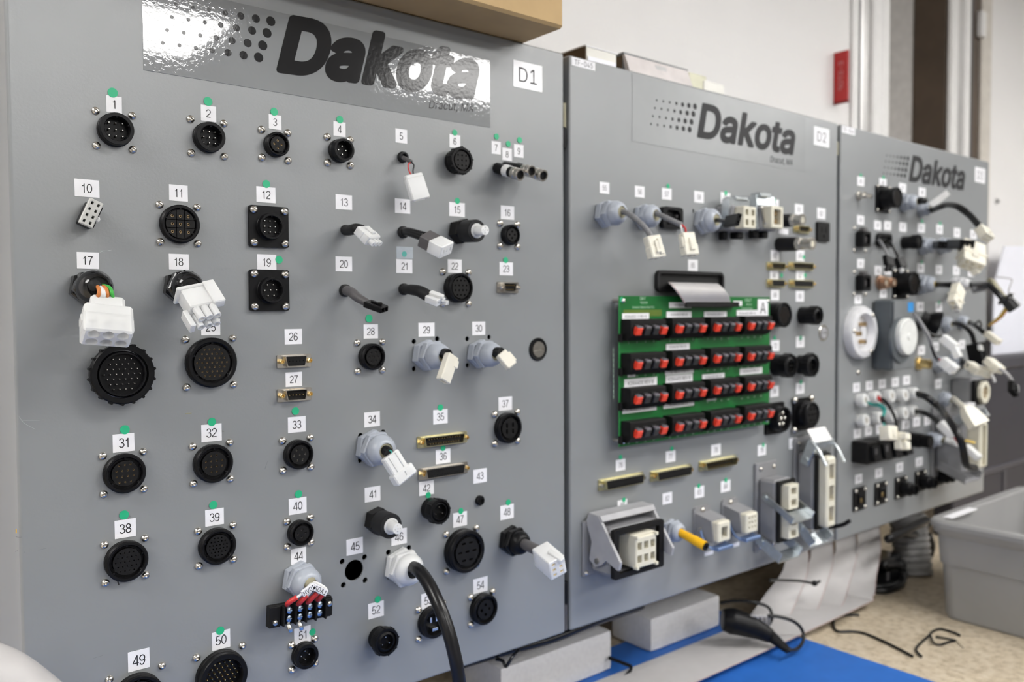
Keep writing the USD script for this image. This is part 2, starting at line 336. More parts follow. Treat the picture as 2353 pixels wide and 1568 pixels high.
for i, (x0, x1) in enumerate(DOORS):
    t = Thing('electrical_enclosure', NAMES[i], 'enclosure', (x0, 0, Z0), True); ENC.append(t); w, h = x1-x0, Z1-Z0
    r = 0.003; pts = []
    sp = Manifold.sphere(r, 16)
    shell = Manifold.batch_hull([sp.translate((x, y, -r)) for x in (r, w-r) for y in (r, h-r)]+[cyl(r, -0.016, -0.012, 16).translate((x, y, 0)) for x in (r, w-r) for y in (r, h-r)])
    shell = shell-wbox(0.002, w-.002, 0.002, h-.002, -0.05, -0.002, 0.001)
    for (u, v, rp) in HOLES:
        q = P(u, v)
        if x0 < q[0] < x1: shell = shell-cyl(rp*mpp(u, v), -0.02, 0.01, 28).translate((q[0]-x0, q[2]-Z0, 0))
    if i == 1:
        a, b = t.loc(1513, 640), t.loc(1648, 655); yc = (a[1]+b[1])/2
        shell = shell-ext(sbox(a[0], yc-.007, b[0], yc+.007).buffer(.006), -.02, .01)
    t.part('door', shell, 'panel_paint', smooth=30)
    body = wbox(0.010, w-.010, 0.006, h-.006, -0.271, -0.024, 0.002)+wbox(0.002, w-.002, 0.002, h-.002, -0.030, -0.0205, 0.003)-wbox(0.0115, w-.0115, 0.0075, h-.0075, -0.2695, -0.01, 0.001)
    t.part('body', body, 'panel_paint')
    t.part('door_seal', wbox(0.005, w-.005, 0.005, h-.005, -0.0203, -0.0163, 0.0005)-wbox(0.013, w-.013, 0.013, h-.013, -0.03, 0, 0.0005), 'rubber')
def hinge(t, u, segs):
    o = t.loc(u, 700, -0.012)
    for va, vb, m in segs:
        a, b = t.loc(u, va, -.012)[1], t.loc(u, vb, -.012)[1]
        t.part('hinge_knuckle', cyl(0.0032, b, a, 16).transform(np.array([[1, 0, 0, -0.0045], [0, 0, 1, 0], [0, -1, 0, -0.006]], float)), m)
hinge(ENC[1], 1303, [(243, 298, 'gland_seal'), (300, 345, 'black_plastic'), (1330, 1380, 'black_plastic'), (1382, 1440, 'sleeve_grey')])
hinge(ENC[2], 1922, [(330, 360, 'gland_seal'), (1180, 1215, 'sleeve_grey')])
def latch(t, u, v, rp, rin):
    o = t.loc(u, v); m = mpp(u, v); R, r = rp*m, rin*m
    t.part('latch_ring', lathe([(r, 0.0001), (R, 0.0001), (R, .0012), (R-.0008, .002), (r, .0015)]).translate(o), 'black_plastic' if rp > 20 else 'nickel')
    core = cyl(r*.97, 0.0001, 0.0022, 32)-cbox(-r*.8, r*.8, -r*.15, r*.15, 0.0003, .01, .0001)
    t.part('latch_core', core.translate(o), 'nickel' if rp > 20 else 'lever_grey')
latch(ENC[0], 1235.5, 803, 26.5, 18.5); latch(ENC[1], 1891, 765.5, 19, 13)
def mark(t, name, pts, r, m, label=None):
    t.part(name, tube([t.loc(u, v, 0.00005) for u, v in pts], r, 5, 4), m, label=label)
e = ENC[0]
mark(e, 'scratch', [(227, 577), (240, 577), (256, 575)], .00012, 'scratch'); mark(e, 'scratch', [(229, 580), (236, 578)], .0001, 'scratch')
mark(e, 'scratch', [(44, 958), (56, 973), (81, 987)], .00008, 'scratch'); mark(e, 'scratch', [(48, 967), (93, 966)], .00006, 'scratch')
mark(e, 'scratch', [(609, 1078), (613, 1066), (615, 1061)], .0001, 'pen_mark')
for q in ([(36, 1234), (42, 1235), (50, 1235)], [(35, 1268), (41, 1266)], [(54, 1270), (58, 1269)], [(88, 1265), (95, 1263), (107, 1260)], [(214, 1514), (222, 1511)], [(226, 1510), (236, 1507)], [(266, 1334), (271, 1337), (273, 1346)]):
    mark(e, 'pen_mark', q, .00014, 'pen_mark')
mark(e, 'pen_mark', [(263, 1333), (269, 1334), (273, 1345)], .0005, 'ink')
mark(e, 'paint_chip', [(37, 1217), (37, 1226)], .0004, 'cable_yellow', 'small orange paint chip')
mark(e, 'pen_mark', [(426, 951), (440, 950)], .0004, 'gland_seal'); mark(e, 'pen_mark', [(515, 992), (500, 988)], .0002, 'gland_seal')

# ---------------------------------------------------------------- logo stickers
DOTC = [[(1353, 33), (1483, 55), (1608, 77), (1735, 100), (1855, 122), (1972, 143), (2087, 163)], [(1320, 130), (1449, 150), (1577, 172), (1700, 193), (1820, 215), (1942, 235), (2058, 254)],
        [(1284, 232), (1413, 252), (1541, 273), (1665, 293), (1787, 312), (1908, 332), (2025, 350)], [(1249, 331), (1379, 350), (1507, 371), (1632, 388), (1755, 407), (1876, 426), (1993, 443)]]
DOTR = [3.9, 4.1, 4.5, 6.0, 8.0, 9.3, 10.8]
def logo(label, film, dl, dr, top, ink, filmmat, small=None, smallh=0.5):
    """film: px corners; dl, dr: baseline left and right end of the word; top: top left of the D"""
    a, b, c = P(*dl), P(*dr), P(*top); t = Thing('logo_sticker', label, 'sticker', a, True); m = mpp(*dl)
    if film:
        q = [t.loc(u, v) for u, v in film]; q = [np.array([p[0], p[1]]) for p in q]
        x0, x1 = q[0][0], q[2][0]; y0, y1 = (q[1][1]+q[2][1])/2, (q[0][1]+q[3][1])/2
        y1 = min(y1, Z1-.004-a[2]); t.part('film', cbox(x0, x1, y0, y1, 0.00015, 0.0004, 0.0001), filmmat)
    wd = b[0]-a[0]; hh = c[2]-a[2]; sh = (c[0]-a[0])/hh
    z = 0.0005
    g = fine_text('Dakota', 3 if dl[0] < 900 else 2); bb = g.bounds
    v = g.vertices; v[:, 0] -= bb[0, 0]; v[:, 1] *= hh; v[:, 0] *= (wd-sh*hh*0.12)/(bb[1, 0]-bb[0, 0]); v[:, 0] += sh*v[:, 1]-sh*hh*.0; v[:, 2] = z+v[:, 2]*0.00012
    ang = math.atan2(b[2]-a[2], wd); Rm = np.array([[math.cos(ang), -math.sin(ang)], [math.sin(ang), math.cos(ang)]]); v[:, :2] = v[:, :2]@Rm.T
    t.part('wordmark', trimesh.Trimesh(v, g.faces, process=False), ink)
    # the dot field, in units of the word's height
    A0, B0, C0 = P(635, 157), P(1093, 222), P(666, 44); H0 = C0[2]-A0[2]; dots = []
    for row in DOTC:
        for k, (u, w_) in enumerate(row):
            p = P(u/3.357, w_/3.357); x = (p[0]-A0[0])/H0*hh; y = (p[2]-A0[2])/H0*hh; r = DOTR[k]*mpp(635, 100)/H0*hh
            dots.append(cyl(r, z, z+.00012, 20).translate((x, y, 0)))
    t.part('dot_field', dots, ink)
    if small:
        s0, s1, sw = small; p0, p1 = t.loc(*s0), t.loc(*s1); g = fine_text('Dracut, MA', 0); bb = g.bounds; v = g.vertices
        k = (p1[0]-p0[0])/(bb[1, 0]-bb[0, 0]); hs = smallh*k*1.25
        v[:, 0] = (v[:, 0]-bb[0, 0])*k*.97+p0[0]+.18*v[:, 1]*hs; v[:, 1] = v[:, 1]*hs+p0[1]+(p1[1]-p0[1])*(v[:, 0]-p0[0])/(p1[0]-p0[0]); v[:, 2] = z+v[:, 2]*.00012
        t.part('town_line', trimesh.Trimesh(v, g.faces, process=False), ink)
logo('large glossy logo sticker with the word Dakota on the left enclosure', [(326, -4), (326, 175), (1126, 283), (1126, 110)], (635, 157), (1093, 222), (668, 45), 'film_ink', 'film', ((985, 249), (1090, 258), 1), 0.82)
logo('logo sticker with the word Dakota on the middle enclosure', [(1452, 163), (1455, 330), (1850, 392), (1850, 272)], (1601, 312), (1823, 354), (1613, 240), 'film_ink_grey', 'plain_film', ((1769, 372), (1822, 381), 1), 0.82)
logo('blurred logo sticker with the word Dakota on the right enclosure', None, (2088, 414), (2214, 435), (2097, 360), 'film_ink_grey', None)
# ---------------------------------------------------------------- printed number stickers and green dots
def sticker(txt, u, v, w, h, label, th=0.52, paper='label_paper', ink='ink', group=None, bold=False, du=0, name='number_label', rot=0.0, L=0.0):
    t = Thing(name, label, 'label', P(u, v, L+0.0001), True, group)
    a, b = P(u-w/2, v, L), P(u+w/2, v, L); ww = b[0]-a[0]; hh = h*mpp(u, v, L)
    M = np.array([[math.cos(rot), -math.sin(rot), 0, 0], [math.sin(rot), math.cos(rot), 0, 0], [0, 0, 1, 0]])
    t.part('sticker_paper', put(cbox(-ww/2, ww/2, -hh/2, hh/2, 0, 0.0002, .00005), M), paper)
    if txt:
        g = digits(txt, hh*th) if txt.isdigit() else text(txt, hh*th, 0.00008, bold); sx = min(1.0, ww*.9/(g.bounds[1, 0]-g.bounds[0, 0])); g.apply_scale([sx, 1, 1]); g.apply_translation([du*mpp(u, v, L), 0, 0.00022])
        g.vertices = g.vertices@M[:, :3].T
        t.part('printed_text' if not txt.isdigit() else 'printed_number', g, ink)
    return t
LABELS1 = '''1 262 240 36 38;2 479 261 35 36;3 632 281 29 33;4 780 297 28 33;5 922 313 27 32;6 1045 325 25 30;7 1140 340 21 29;8 1165 355 22 28;9 1192 347 22 29;10 200 433 57 40;11 410 444 43 37
12 611 448 44 36;13 790 465 38 34;14 925 474 35 33;15 1050 482 36 32;16 1166 489 31 31;17 202 599 51 38;18 411 602 46 36;19 613 603 44 36;20 790 607 38 34;21 929 612 37 32;22 1045 612 32 31;23 1163 618 31 30
25 484 752 44 38;26 674 774 40 35;27 675 872 38 33;28 852 762 33 33;29 980 758 37 32;30 1100 755 30 31;31 284 1018 50 42;32 486 995 47 40;33 682 976 41 36;34 855 964 36 34;35 1012 958 33 33;36 1018 1049 34 33
37 1161 928 31 31;38 288 1215 49 42;39 493 1189 43 38;40 684 1163 41 37;41 856 1136 36 34;42 980 1122 34 32;43 1103 1094 31 32;44 686 1278 35 36;45 815 1256 38 37;46 917 1234 36 36;47 1057 1194 32 33;48 1165 1177 31 33
49 319 1517 50 46;50 508 1471 42 42;51 695 1460 38 38;52 864 1402 36 36;53 984 1380 32 36;54 1104 1345 33 34'''
DOTS1 = '1 259 213 11;2 478 233 10;3 630 257 9;4 781 275 8.5;6 1045 305 7;7 1141 314 7;8 1168 331 7;9 1194 322 7;12 612 423 9;15 1051 462 7;19 641 597 9;23 1162 598 7;28 848 732 9;31 287 988 10.5;32 487 970 9.5;33 679 945 9;35 1012 937 7.5;36 1018 1030 7;38 285 1184 10.5;39 490 1161 9.5;40 686 1136 9;42 984 1138 7;47 1059 1175 7;48 1168 1155 7;50 506 1450 9.5;51 718 1453 8;52 868 1378 8'
def rows(s): return [r.split() for r in s.replace('\n', ';').split(';') if r.strip()]
D1T = {1: 'above the nine-pin plug in the top left corner', 2: 'above the second nine-pin plug in the top row', 3: 'above the small four-hole socket in the top row', 4: 'above the small four-pin plug in the top row', 5: 'above the flat white plug with red and black wires', 6: 'above the ribbed black plug in the top row', 7: 'over the slim sensor plug with a white band', 8: 'lowest of the three over the nickel-tipped plugs', 9: 'right of the three over the nickel-tipped plugs', 10: 'above the slanted grey eight-hole socket', 11: 'above the round socket with nine square-set holes', 12: 'above the square-flanged nine-pin plug', 13: 'above the white three-pin plug', 14: 'above the white block plug with a dark sleeve', 15: 'above the upper black-sleeved white plug', 16: 'above the small socket near the right edge', 17: 'above the gland with orange and green wires', 18: 'above the gland with the white pin-tube plug', 19: 'above the square-flanged seven-pin plug', 20: 'above the flat black plug', 21: 'just below the bluish clear sticker', 22: 'above the dark fourteen-hole socket', 23: 'above the small metal plug near the right edge', 25: 'partly hidden behind the white pin-tube plug', 26: 'above the upper small D-shaped socket', 27: 'between the two small D-shaped connectors', 28: 'above the seven-hole socket', 29: 'above the gland with the flat cream plug', 30: 'above the gland with the two-hole cream plug', 31: 'above the brassy fourteen-hole socket', 32: 'above the brassy twelve-hole socket', 33: 'above the socket with seven bright contacts', 34: 'above the gland with the three-pin white plug', 35: 'above the wide gold-pinned plug', 36: 'between the two wide D-shaped connectors', 37: 'above the four-slot socket at the right edge', 38: 'above the dense-holed socket at the far left', 39: 'above the second dense-holed socket', 40: 'above the small socket over the terminal strip', 41: 'above the lower black-sleeved white plug', 42: 'above the ribbed cable plug', 43: 'above the tiny jack socket', 44: 'above the gland over the terminal strip', 45: 'above the empty round hole', 46: 'above the white gland with the thick cable', 47: 'above the large wide-slotted socket', 48: 'above the black gland with a dark grey cable', 49: 'at the bottom left corner of the enclosure', 50: 'above the large gold-pinned plug', 51: 'just below the terminal strip', 52: 'above the ribbed plug near the bottom', 53: 'almost hidden behind the thick black cable', 54: 'above the four-hole socket at the bottom right'}
D2T = {55: 'above the leftmost grey gland', 56: 'above the gland with red and white wires', 57: 'above the black mains inlet', 58: 'above the gland with a flat black plug', 59: 'mostly hidden by the left metal bracket', 60: 'partly hidden by the right metal bracket', 61: 'above the upper coaxial socket', 62: 'above the flat black outlet', 63: 'above the upper left small D-shaped plug', 64: 'above the upper right small D-shaped plug', 65: 'above the oval ribbon slot', 66: 'above the lower left small D-shaped socket', 67: 'above the lower right small D-shaped socket', 68: 'above the brassy round socket by the board', 69: 'above the small plug over the latch', 72: "right of the board's second terminal row", 73: 'above the right one of two black cable plugs', 74: 'above the plug with fat bright pins', 75: 'above the square-flanged socket with dark slots', 76: 'above the leftmost wide D-shaped socket', 77: 'above the middle wide D-shaped socket', 78: 'above the gold-pinned wide D-shaped plug', 79: 'above the left tall hood', 80: 'mostly hidden by the bright raised lever', 81: 'mostly hidden by the large lever hood', 82: 'above the yellow cable plug', 83: 'above the left small cast hood', 84: 'above the right small cast hood'}
for n, u, v, w, h in rows(LABELS1):
    sticker(n, float(u), float(v), float(w), float(h), f'white label reading {n}, {D1T[int(n)]}', group='number labels on the left enclosure', du=1 if n in '12 13 14 15 45' and len(n) == 2 else 0)
sticker('', 930, 581, 38, 27, 'bluish clear sticker with a faded dot, just above the number 21 label', paper='label_clear', name='clear_label')
def dot(u, v, r, label, m='dot_green', off=0.0004):
    t = Thing('green_dot', label, 'dot sticker', P(u, v, off), True, 'green dot stickers')
    t.part('disc', cyl(r*mpp(u, v), 0, 0.00018, 28), m)
for n, u, v, r in rows(DOTS1): dot(float(u), float(v), float(r), f'green dot by the label {D1T[int(n)]}')
dot(929, 584, 6.5, 'faded teal dot sticker under the clear sticker above label 21', 'dot_teal')
sticker('D1', 1213, 175, 66, 60, 'large white sticker printed D1 at the top right of the left enclosure', .55, 'label_gloss', name='enclosure_label')
sticker('D2', 1888, 315, 35, 42, 'large white sticker printed D2 at the top right of the middle enclosure', .55, ink='ink_soft', name='enclosure_label')
sticker('D3', 2252, 403, 23, 34, 'large white sticker printed D3 at the top right of the right enclosure', .55, ink='ink_soft', name='enclosure_label')
sticker('TF-045', 1341, 147, 54, 19, 'narrow white sticker printed TF-045 at the top left of the D2 enclosure', .6, ink='ink_soft', name='asset_label')
sticker('TF-046', 1950, 300, 30, 16, 'narrow white sticker at the top left of the D3 enclosure', .6, ink='ink_soft', name='asset_label')
LABELS2 = '55 1389 432;56 1470 441;57 1532 446;58 1606 453;59 1667 456;60 1780 471;61 1836 482;62 1887 491;63 1780.6 588;64 1838.7 588;65 1592 610;66 1778.8 633;67 1838.7 634;68 1780.8 678;69 1838 681;72 1781.4 795;73 1838.7 786;74 1779.4 900;75 1838.5 893;76 1426 1069;77 1540.8 1049.4;78 1645 1034.5;79 1750.7 1035;80 1822.6 1019;81 1430 1162;82 1533.3 1145.4;83 1606.8 1131.3;84 1667.3 1117.8'
DOTS2 = '57 1535 428;59 1667.8 444;60 1779.3 461;64 1847 591;66 1796 633;67 1850 633;72 1780 777;73 1840 777;75 1840.6 878.6;76 1426 1051;77 1543.8 1031.5;79 1754 1023;80 1826 1013;81 1433.8 1149;83 1606 1117;84 1668 1104'
for n, u, v in rows(LABELS2):
    sticker(n, float(u), float(v), 22 if float(u) < 1700 else 19, 26 if float(u) < 1700 else 25, f'small white label reading {n}, {D2T[int(n)]}', .45, ink='ink_soft', group='number labels on the middle enclosure')
for n, u, v in rows(DOTS2): dot(float(u), float(v), 5.6 if float(u) < 1700 else 5, f'green dot by the small label {D2T[int(n)]}')
sticker('', 1800, 532, 22, 12, 'small blank white sticker between the two coaxial sockets on the D2 enclosure', name='blank_label')
sticker('', 1629, 1272, 20, 9, 'small blank white sticker under the left of two small grey hoods', name='blank_label')
sticker('', 1689, 1252.7, 19, 9, 'small blank white sticker under the right of two small grey hoods', name='blank_label')
LABELS3 = '85 1978 417;86 2028.7 421;87 2074 432;88 2119 442;89 1977.7 506;90 2016.8 518;91 2039.4 519;92 2074.5 522;93 2117 524;94 2159 527;95 2199 535;96 2237 539;97 1977.7 606;98 2017.7 622;99 2040 621;100 2115.8 616;101 2157 620;102 2197.4 622;103 2231.5 625.6;104 1971.6 688;105 2029.7 674;106 2114.5 705;107 2157 706;108 2117 805;109 2150 797;110 2210 792;111 1968 890.6;112 1997.5 886.5;113 2027 882.4;114 2056.7 878.4;115 2083 874;116 2155.7 882.4;117 1970 996.7;118 1995.5 990.6;119 2022 986.5;120 2081 976.3;121 2105.7 970;122 2132 967;123 2154.7 960;124 1973 1100.8;125 2019 1087.6;126 2067 1074.3;127 2111.8 1062;128 2153.7 1050.8'
DOTS3 = '85 1978 403;86 2030 408;93 2118.6 509;94 2160 514;100 2118 602.6;107 2157.8 695.7'
ORD = ['first', 'second', 'third', 'fourth', 'fifth', 'sixth', 'seventh', 'eighth']
R3 = {}
for lo, hi, t in ((85, 88, 'of the top row'), (89, 96, 'of the second row'), (97, 103, 'of the third row'), (104, 107, 'of the row above the timer'), (108, 110, 'of the row beside the timer dial'), (111, 116, 'of the row above the white barrels'), (117, 123, 'of the row above the black rockers'), (124, 128, 'of the bottom row')):
    for k in range(lo, hi+1): R3[str(k)] = f'{ORD[k-lo]} {t} on the right enclosure'
for n, u, v in rows(LABELS3):
    u, v = float(u), float(v)
    sticker(n, u, v, 16 if u < 2150 else 14.5, 21, f'tiny white label, {R3[n]}', .42, ink='ink_soft', group='number labels on the right enclosure')
for n, u, v in rows(DOTS3): dot(float(u), float(v), 4.4, f'green dot over the label {R3[n]}')

# ---------------------------------------------------------------- parts shared by the connectors
def screw(t, x, y, r, m='nickel', z=0.0, slot=None, parent=None, name='screw'):
    s = lathe([(0, 0), (r, 0), (r, r*.22), (r*.88, r*.5), (r*.6, r*.74), (r*.36, r*.8), (r*.36, r*.3), (0, r*.3)], 20)
    t.part(name, s.translate((x, y, z)), m, parent=parent)
def four(t, s, r, cx=0.0, cy=0.0, z=0.0, miss=()):
    for i, (a, b) in enumerate(((-1, 1), (1, 1), (-1, -1), (1, -1))):
        if i not in miss: screw(t, cx+a*s, cy+b*s, r, z=z)
def grid(rowsn, px, py, stag=True):
    out = []; n = len(rowsn)
    for j, k in enumerate(rowsn):
        for i in range(k): out.append(((i-(k-1)/2)*px, ((n-1)/2-j)*py))
    return out
def layout(kind, r):
    """contact positions inside a radius r"""
    if kind == 3: return [(r*.6*math.cos(a), r*.6*math.sin(a)) for a in (math.pi/2, math.pi*7/6, -math.pi/6)]
    if kind == 4: return [(0, r*.5), (r*.5, 0), (0, -r*.5), (-r*.5, 0)]
    if kind == 7: return [(0, 0)]+[(r*.62*math.cos(a), r*.62*math.sin(a)) for a in np.arange(6)*math.pi/3+.05]
    if kind == 8: return [(x*r*.62, y*r*.6) for x, y in ((-.5, 1), (.5, 1), (-1, 0), (0, 0), (1, 0), (-.5, -1), (.5, -1))]
    if kind == 9: return [(x*r*.55, y*r*.55) for y in (1, 0, -1) for x in (-1, 0, 1)]
    if kind == 12: return grid([3, 4, 3, 2] if False else [2, 4, 4, 2], r*.44, r*.44)
    if kind == 14: return grid([3, 4, 4, 3], r*.42, r*.45)
    if kind == 24: return grid([4, 5, 6, 5, 4], r*.32, r*.34)
    if kind == 28: return grid([3, 5, 6, 6, 5, 3], r*.29, r*.29)
    if kind == 37: return grid([4, 5, 6, 7, 6, 5, 4], r*.275, r*.245)
    return []
def round_conn(num, u, v, rpx, s, L, sex, kind, label, ring=None, contact=None, face=.70, flange=None, cat='connector', pinr=None, miss=(), group=None, name='round_connector', srpx=None):
    t = on_door(name, label, cat, u, v, group); m = t.m*(1-.0005); R = rpx*m*(1-L*.55)
    if flange:                                                       # square mounting flange
        fw = flange*m; t.part('flange', rbox(-fw, fw, -fw, fw, 0, 0.0035, fw*.12), 'black_plastic'); b = .0036
    else: b = 0.0
    ri = R*face; tn = 44
    if sex == 'f':
        sh = lathe([(ri+.0004, b), (R*1.0, b), (R, L*.5), (R*.955, L*.56), (R*.955, L*.7), (R, L*.76), (R, L-.0012), (R-.0012, L), (R*.84, L), (R*.80, L-.001), (R*.80, L-.004), (ri+.0004, L-.004)], tn)
    else:
        dep = min(L-.001, .0078); ri = R*face
        sh = lathe([(0, b), (R, b), (R, L*.35), (R*.96, L*.4), (R*.96, L-.0008), (R*.93, L), (ri+.0006, L), (ri, L-.0008), (ri, L-dep), (0, L-dep)], tn)
    keys = [cbox(-R*.045, R*.045, ri*.93 if sex == 'm' else R*.745, (ri if sex == 'm' else R*.80)+.0004, max(L-.006, b), L-.0006, .0002).rotate((0, 0, a)) for a in (0, 68, 128, 232, 292)]
    t.part('shell', Manifold.batch_boolean([sh]+keys, __import__('manifold3d').OpType.Add), 'black_plastic')
    pts = layout(kind, ri)
    if sex == 'f':
        hr = contact or {4: .17, 7: .12, 8: .13, 9: .11, 12: .085, 14: .085, 24: .05, 28: .06, 37: .06}.get(kind, .1); hr *= ri
        ins = cyl(ri, b, L-.0014, 40); cut = [cyl(hr, L-.006, L+.01, 10).translate((x, y, 0)) for x, y in pts]
        if kind == 9: cut += [cbox(-ri, ri, y-.0003, y+.0003, L-.003, L, .0001) for y in (ri*.28, -ri*.28)]+[cbox(x-.0003, x+.0003, -ri, ri, L-.003, L, .0001) for x in (ri*.28, -ri*.28)]
        if kind == 8: cut = [cbox(x-ri*.17, x+ri*.17, y-ri*.07, y+ri*.07, L-.006, L+.01, .0001) for x, y in pts]
        if kind == 104: cut = [cbox(x-ri*.1, x+ri*.1, y-ri*.24, y+ri*.24, L-.006, L+.01, .0001) for x, y in ((-.38*ri, .3*ri), (.38*ri, .3*ri), (-.38*ri, -.32*ri), (.38*ri, -.32*ri))]
        t.part('insert', ins-Manifold.compose(cut), 'black_face')
        if ring:
            t.part('sockets', [lathe([(hr*.62, L-.0052), (hr*.92, L-.0052), (hr*.92, L-.0022), (hr*.62, L-.0022)], 10).translate((x, y, 0)) for x, y in pts], ring, kind='stuff')
    elif sex == 'm' and pts:
        pr = pinr*m if pinr else .00085
        z0 = L-min(L-.001, .0078)
        t.part('pins', [lathe([(0, z0), (pr, z0), (pr, z0+.0022), (pr*.6, z0+.0030), (0, z0+.0032)], 10).translate((x*1.0, y, 0)) for x, y in pts], ring or 'pin_metal', kind='stuff')
    if s: four(t, s*t.m, (srpx or 9.0)*m if u < 800 else (srpx or 8.2)*m, z=.0034 if flange else 0.0, miss=miss)
    return t
C1 = 'on the D1 enclosure under the number {} label'
R = round_conn
R(1, 263, 300, 38.5, 39, .0095, 'm', 9, 'black round plug with nine bright pins in the top left corner of the left enclosure')
R(2, 477, 317.5, 35, 38, .0095, 'm', 9, 'black round plug with nine bright pins, second from the left in the top row', face=.68)
R(3, 631.6, 334, 28, 31.5, .0085, 'f', 4, 'small black round socket with four holes in the top row, label 3', 'brass_dark', face=.62)
R(4, 778.5, 348, 27, 29, .012, 'm', 4, 'small black round plug with pins under the number 4 label', face=.7)
R(11, 411, 516, 44, 42, .006, 'f', 9, 'black round socket with nine square-set holes under the number 11 label', 'brass_dark', face=.74)
R(16, 1168.6, 540.6, 23.5, 25.5, .008, 'f', 4, 'small black round socket near the right door edge, below label 16', None, face=.64)
R(22, 1047, 662, 34, 36, .0115, 'f', 14, 'black round socket with fourteen dark holes under the number 22 label', None, face=.72)
R(25, 482.5, 833, 57.5, 54, .0075, 'f', 37, 'large black round socket with many brassy holes under the white pin-tube plug', 'brass_dark', face=.72)
R(28, 850, 819.6, 30.5, 32.5, .009, 'f', 7, 'black round socket with seven holes under the number 28 label', 'sleeve_grey', face=.62)
R(31, 284, 1086.7, 45.5, 43.5, .0065, 'f', 14, 'black round socket with fourteen brassy holes under the number 31 label', 'brass_dark', face=.64)
R(32, 486.7, 1064, 44, 42.5, .0075, 'f', 12, 'black round socket with twelve brassy holes under the number 32 label', 'brass_dark', face=.64)
R(33, 681.8, 1043.5, 33.5, 34, .0085, 'f', 7, 'black round socket with seven bright contacts under the number 33 label', 'pin_metal', face=.66)
R(37, 1162.5, 982.8, 35, 33.5, .009, 'f', 104, 'black round socket with four slots under the number 37 label', face=.66)
R(38, 288, 1287.7, 46.5, 43.6, .007, 'f', 24, 'black round socket with many small holes, leftmost on the door, label 38', None, face=.66)
R(39, 496.3, 1253.6, 41.5, 40, .0075, 'f', 28, 'black round socket with many small holes, right of its twin, label 39', None, face=.66)
R(40, 686.6, 1222.9, 29, 29, .0085, 'f', 4, 'small black round socket above the terminal strip gland, label 40', 'sleeve_grey', face=.62)
R(47, 1060, 1263, 49, 42.5, .013, 'f', 8, 'large black round socket with seven wide slots under the number 47 label', 'brass_dark' if False else None, face=.66)
R(49, 314, 1602, 56, 57, .0075, 'f', 37, 'large black round socket cut by the bottom edge under the number 49 label', 'brass_dark', face=.72)
R(50, 506, 1550, 57.5, 53, .011, 'm', 37, 'large black round plug with many gold pins under the number 50 label', 'gold', face=.74)
R(51, 697, 1503.5, 30, 28.5, .009, 'm', 4, 'small black round plug with four bright pins under the number 51 label', face=.66)
t53 = R(53, 990, 1427.5, 36.5, 34, .0095, 'm', 0, 'black round power plug with flat metal blades behind the hanging cable', face=.74)
for x, y, w_, h_ in ((-.3, .25, .06, .17), (.12, .25, .06, .17), (.0, -.4, .2, .09)):
    q = 36.5*t53.m; t53.part('blade', cbox(x*q-w_*q, x*q+w_*q, y*q-h_*q, y*q+h_*q, .0015, .0085, .0002), 'tinned')
R(54, 1106.6, 1397.5, 35, 31.5, .009, 'f', 4, 'black round socket with four dark holes under the number 54 label', None, face=.64, miss=(3,))
R(12, 615.5, 522, 31, 36.5, .010, 'm', 9, 'black plug on a square flange with nine pins under the number 12 label', face=.74, flange=47)
R(19, 617, 667.5, 31, 36.5, .010, 'm', 7, 'black plug on a rounded square flange with seven pins under the number 19 label', face=.74, flange=47)

def cog(num, u, v, rpx, L, teeth, kind, label, face=.66, sex='f', rb=None, pin=None):
    """plug with a ribbed coupling ring"""
    t = on_door('coupling_plug', label, 'connector', u, v); m = t.m; Rr = rpx*m*(1-L*.55); rb = (rb or rpx*.85)*m
    t.part('rear_body', lathe([(0, 0), (rb, 0), (rb, L*.5), (rb*.95, L*.55), (0, L*.55)], 36), 'black_plastic')
    z0 = L*.5
    ring = lathe([(Rr*.80, z0), (Rr*.97, z0), (Rr, z0+.001), (Rr, L-.001), (Rr*.96, L), (Rr*.80, L)], 48)
    tt = [cyl(Rr*.055, z0+.0004, L-.0004, 8).translate((Rr*1.0, 0, 0)).rotate((0, 0, a)) for a in np.arange(teeth)*360/teeth+8]
    t.part('coupling_ring', Manifold.batch_boolean([ring]+tt, __import__('manifold3d').OpType.Add), 'black_plastic')
    ri = Rr*face; pts = layout(kind, ri)
    if sex == 'f':
        hr = {4: .14, 3: .12, 9: .1, 8: .1, 14: .07}.get(kind, .1)*ri
        t.part('insert', lathe([(0, L*.56), (Rr*.77, L*.56), (Rr*.77, L-.003), (ri, L-.003), (ri, L-.0008), (0, L-.0008)], 36)-Manifold.compose([cyl(hr, L-.006, L+.01, 10).translate((x, y, 0)) for x, y in pts]), 'black_face')
    else:
        t.part('insert', lathe([(0, L*.56), (Rr*.77, L*.56), (Rr*.77, L-.002), (ri*1.08, L-.0005), (ri, L-.0005), (ri, L*.56+.002), (0, L*.56+.002)], 40), 'black_plastic')
        t.part('pins', [lathe([(0, L*.56+.002), (pin, L*.56+.002), (pin, L-.0035), (pin*.5, L-.0025), (0, L-.0025)], 8).translate((x, y, 0)) for x, y in pts], 'pin_metal', kind='stuff')
    return t
cog(6, 1043, 373, 31, .016, 9, 9, 'black round plug with a ribbed ring and no screws under the number 6 label')
cog(24, 272, 858, 69, .0155, 18, 37, 'largest black round plug with a toothed ring and many pins, under a white plug', face=.68, sex='m', rb=52, pin=.0008)
cog(42, 988, 1169, 29, .020, 8, 3, 'black ribbed cable plug under the number 42 label', face=.6, sex='m', rb=25, pin=.0007)
cog(52, 868.9, 1464.8, 32, .018, 8, 3, 'black ribbed cable plug with three pins under the number 52 label', face=.55, sex='m', rb=26, pin=.0009)
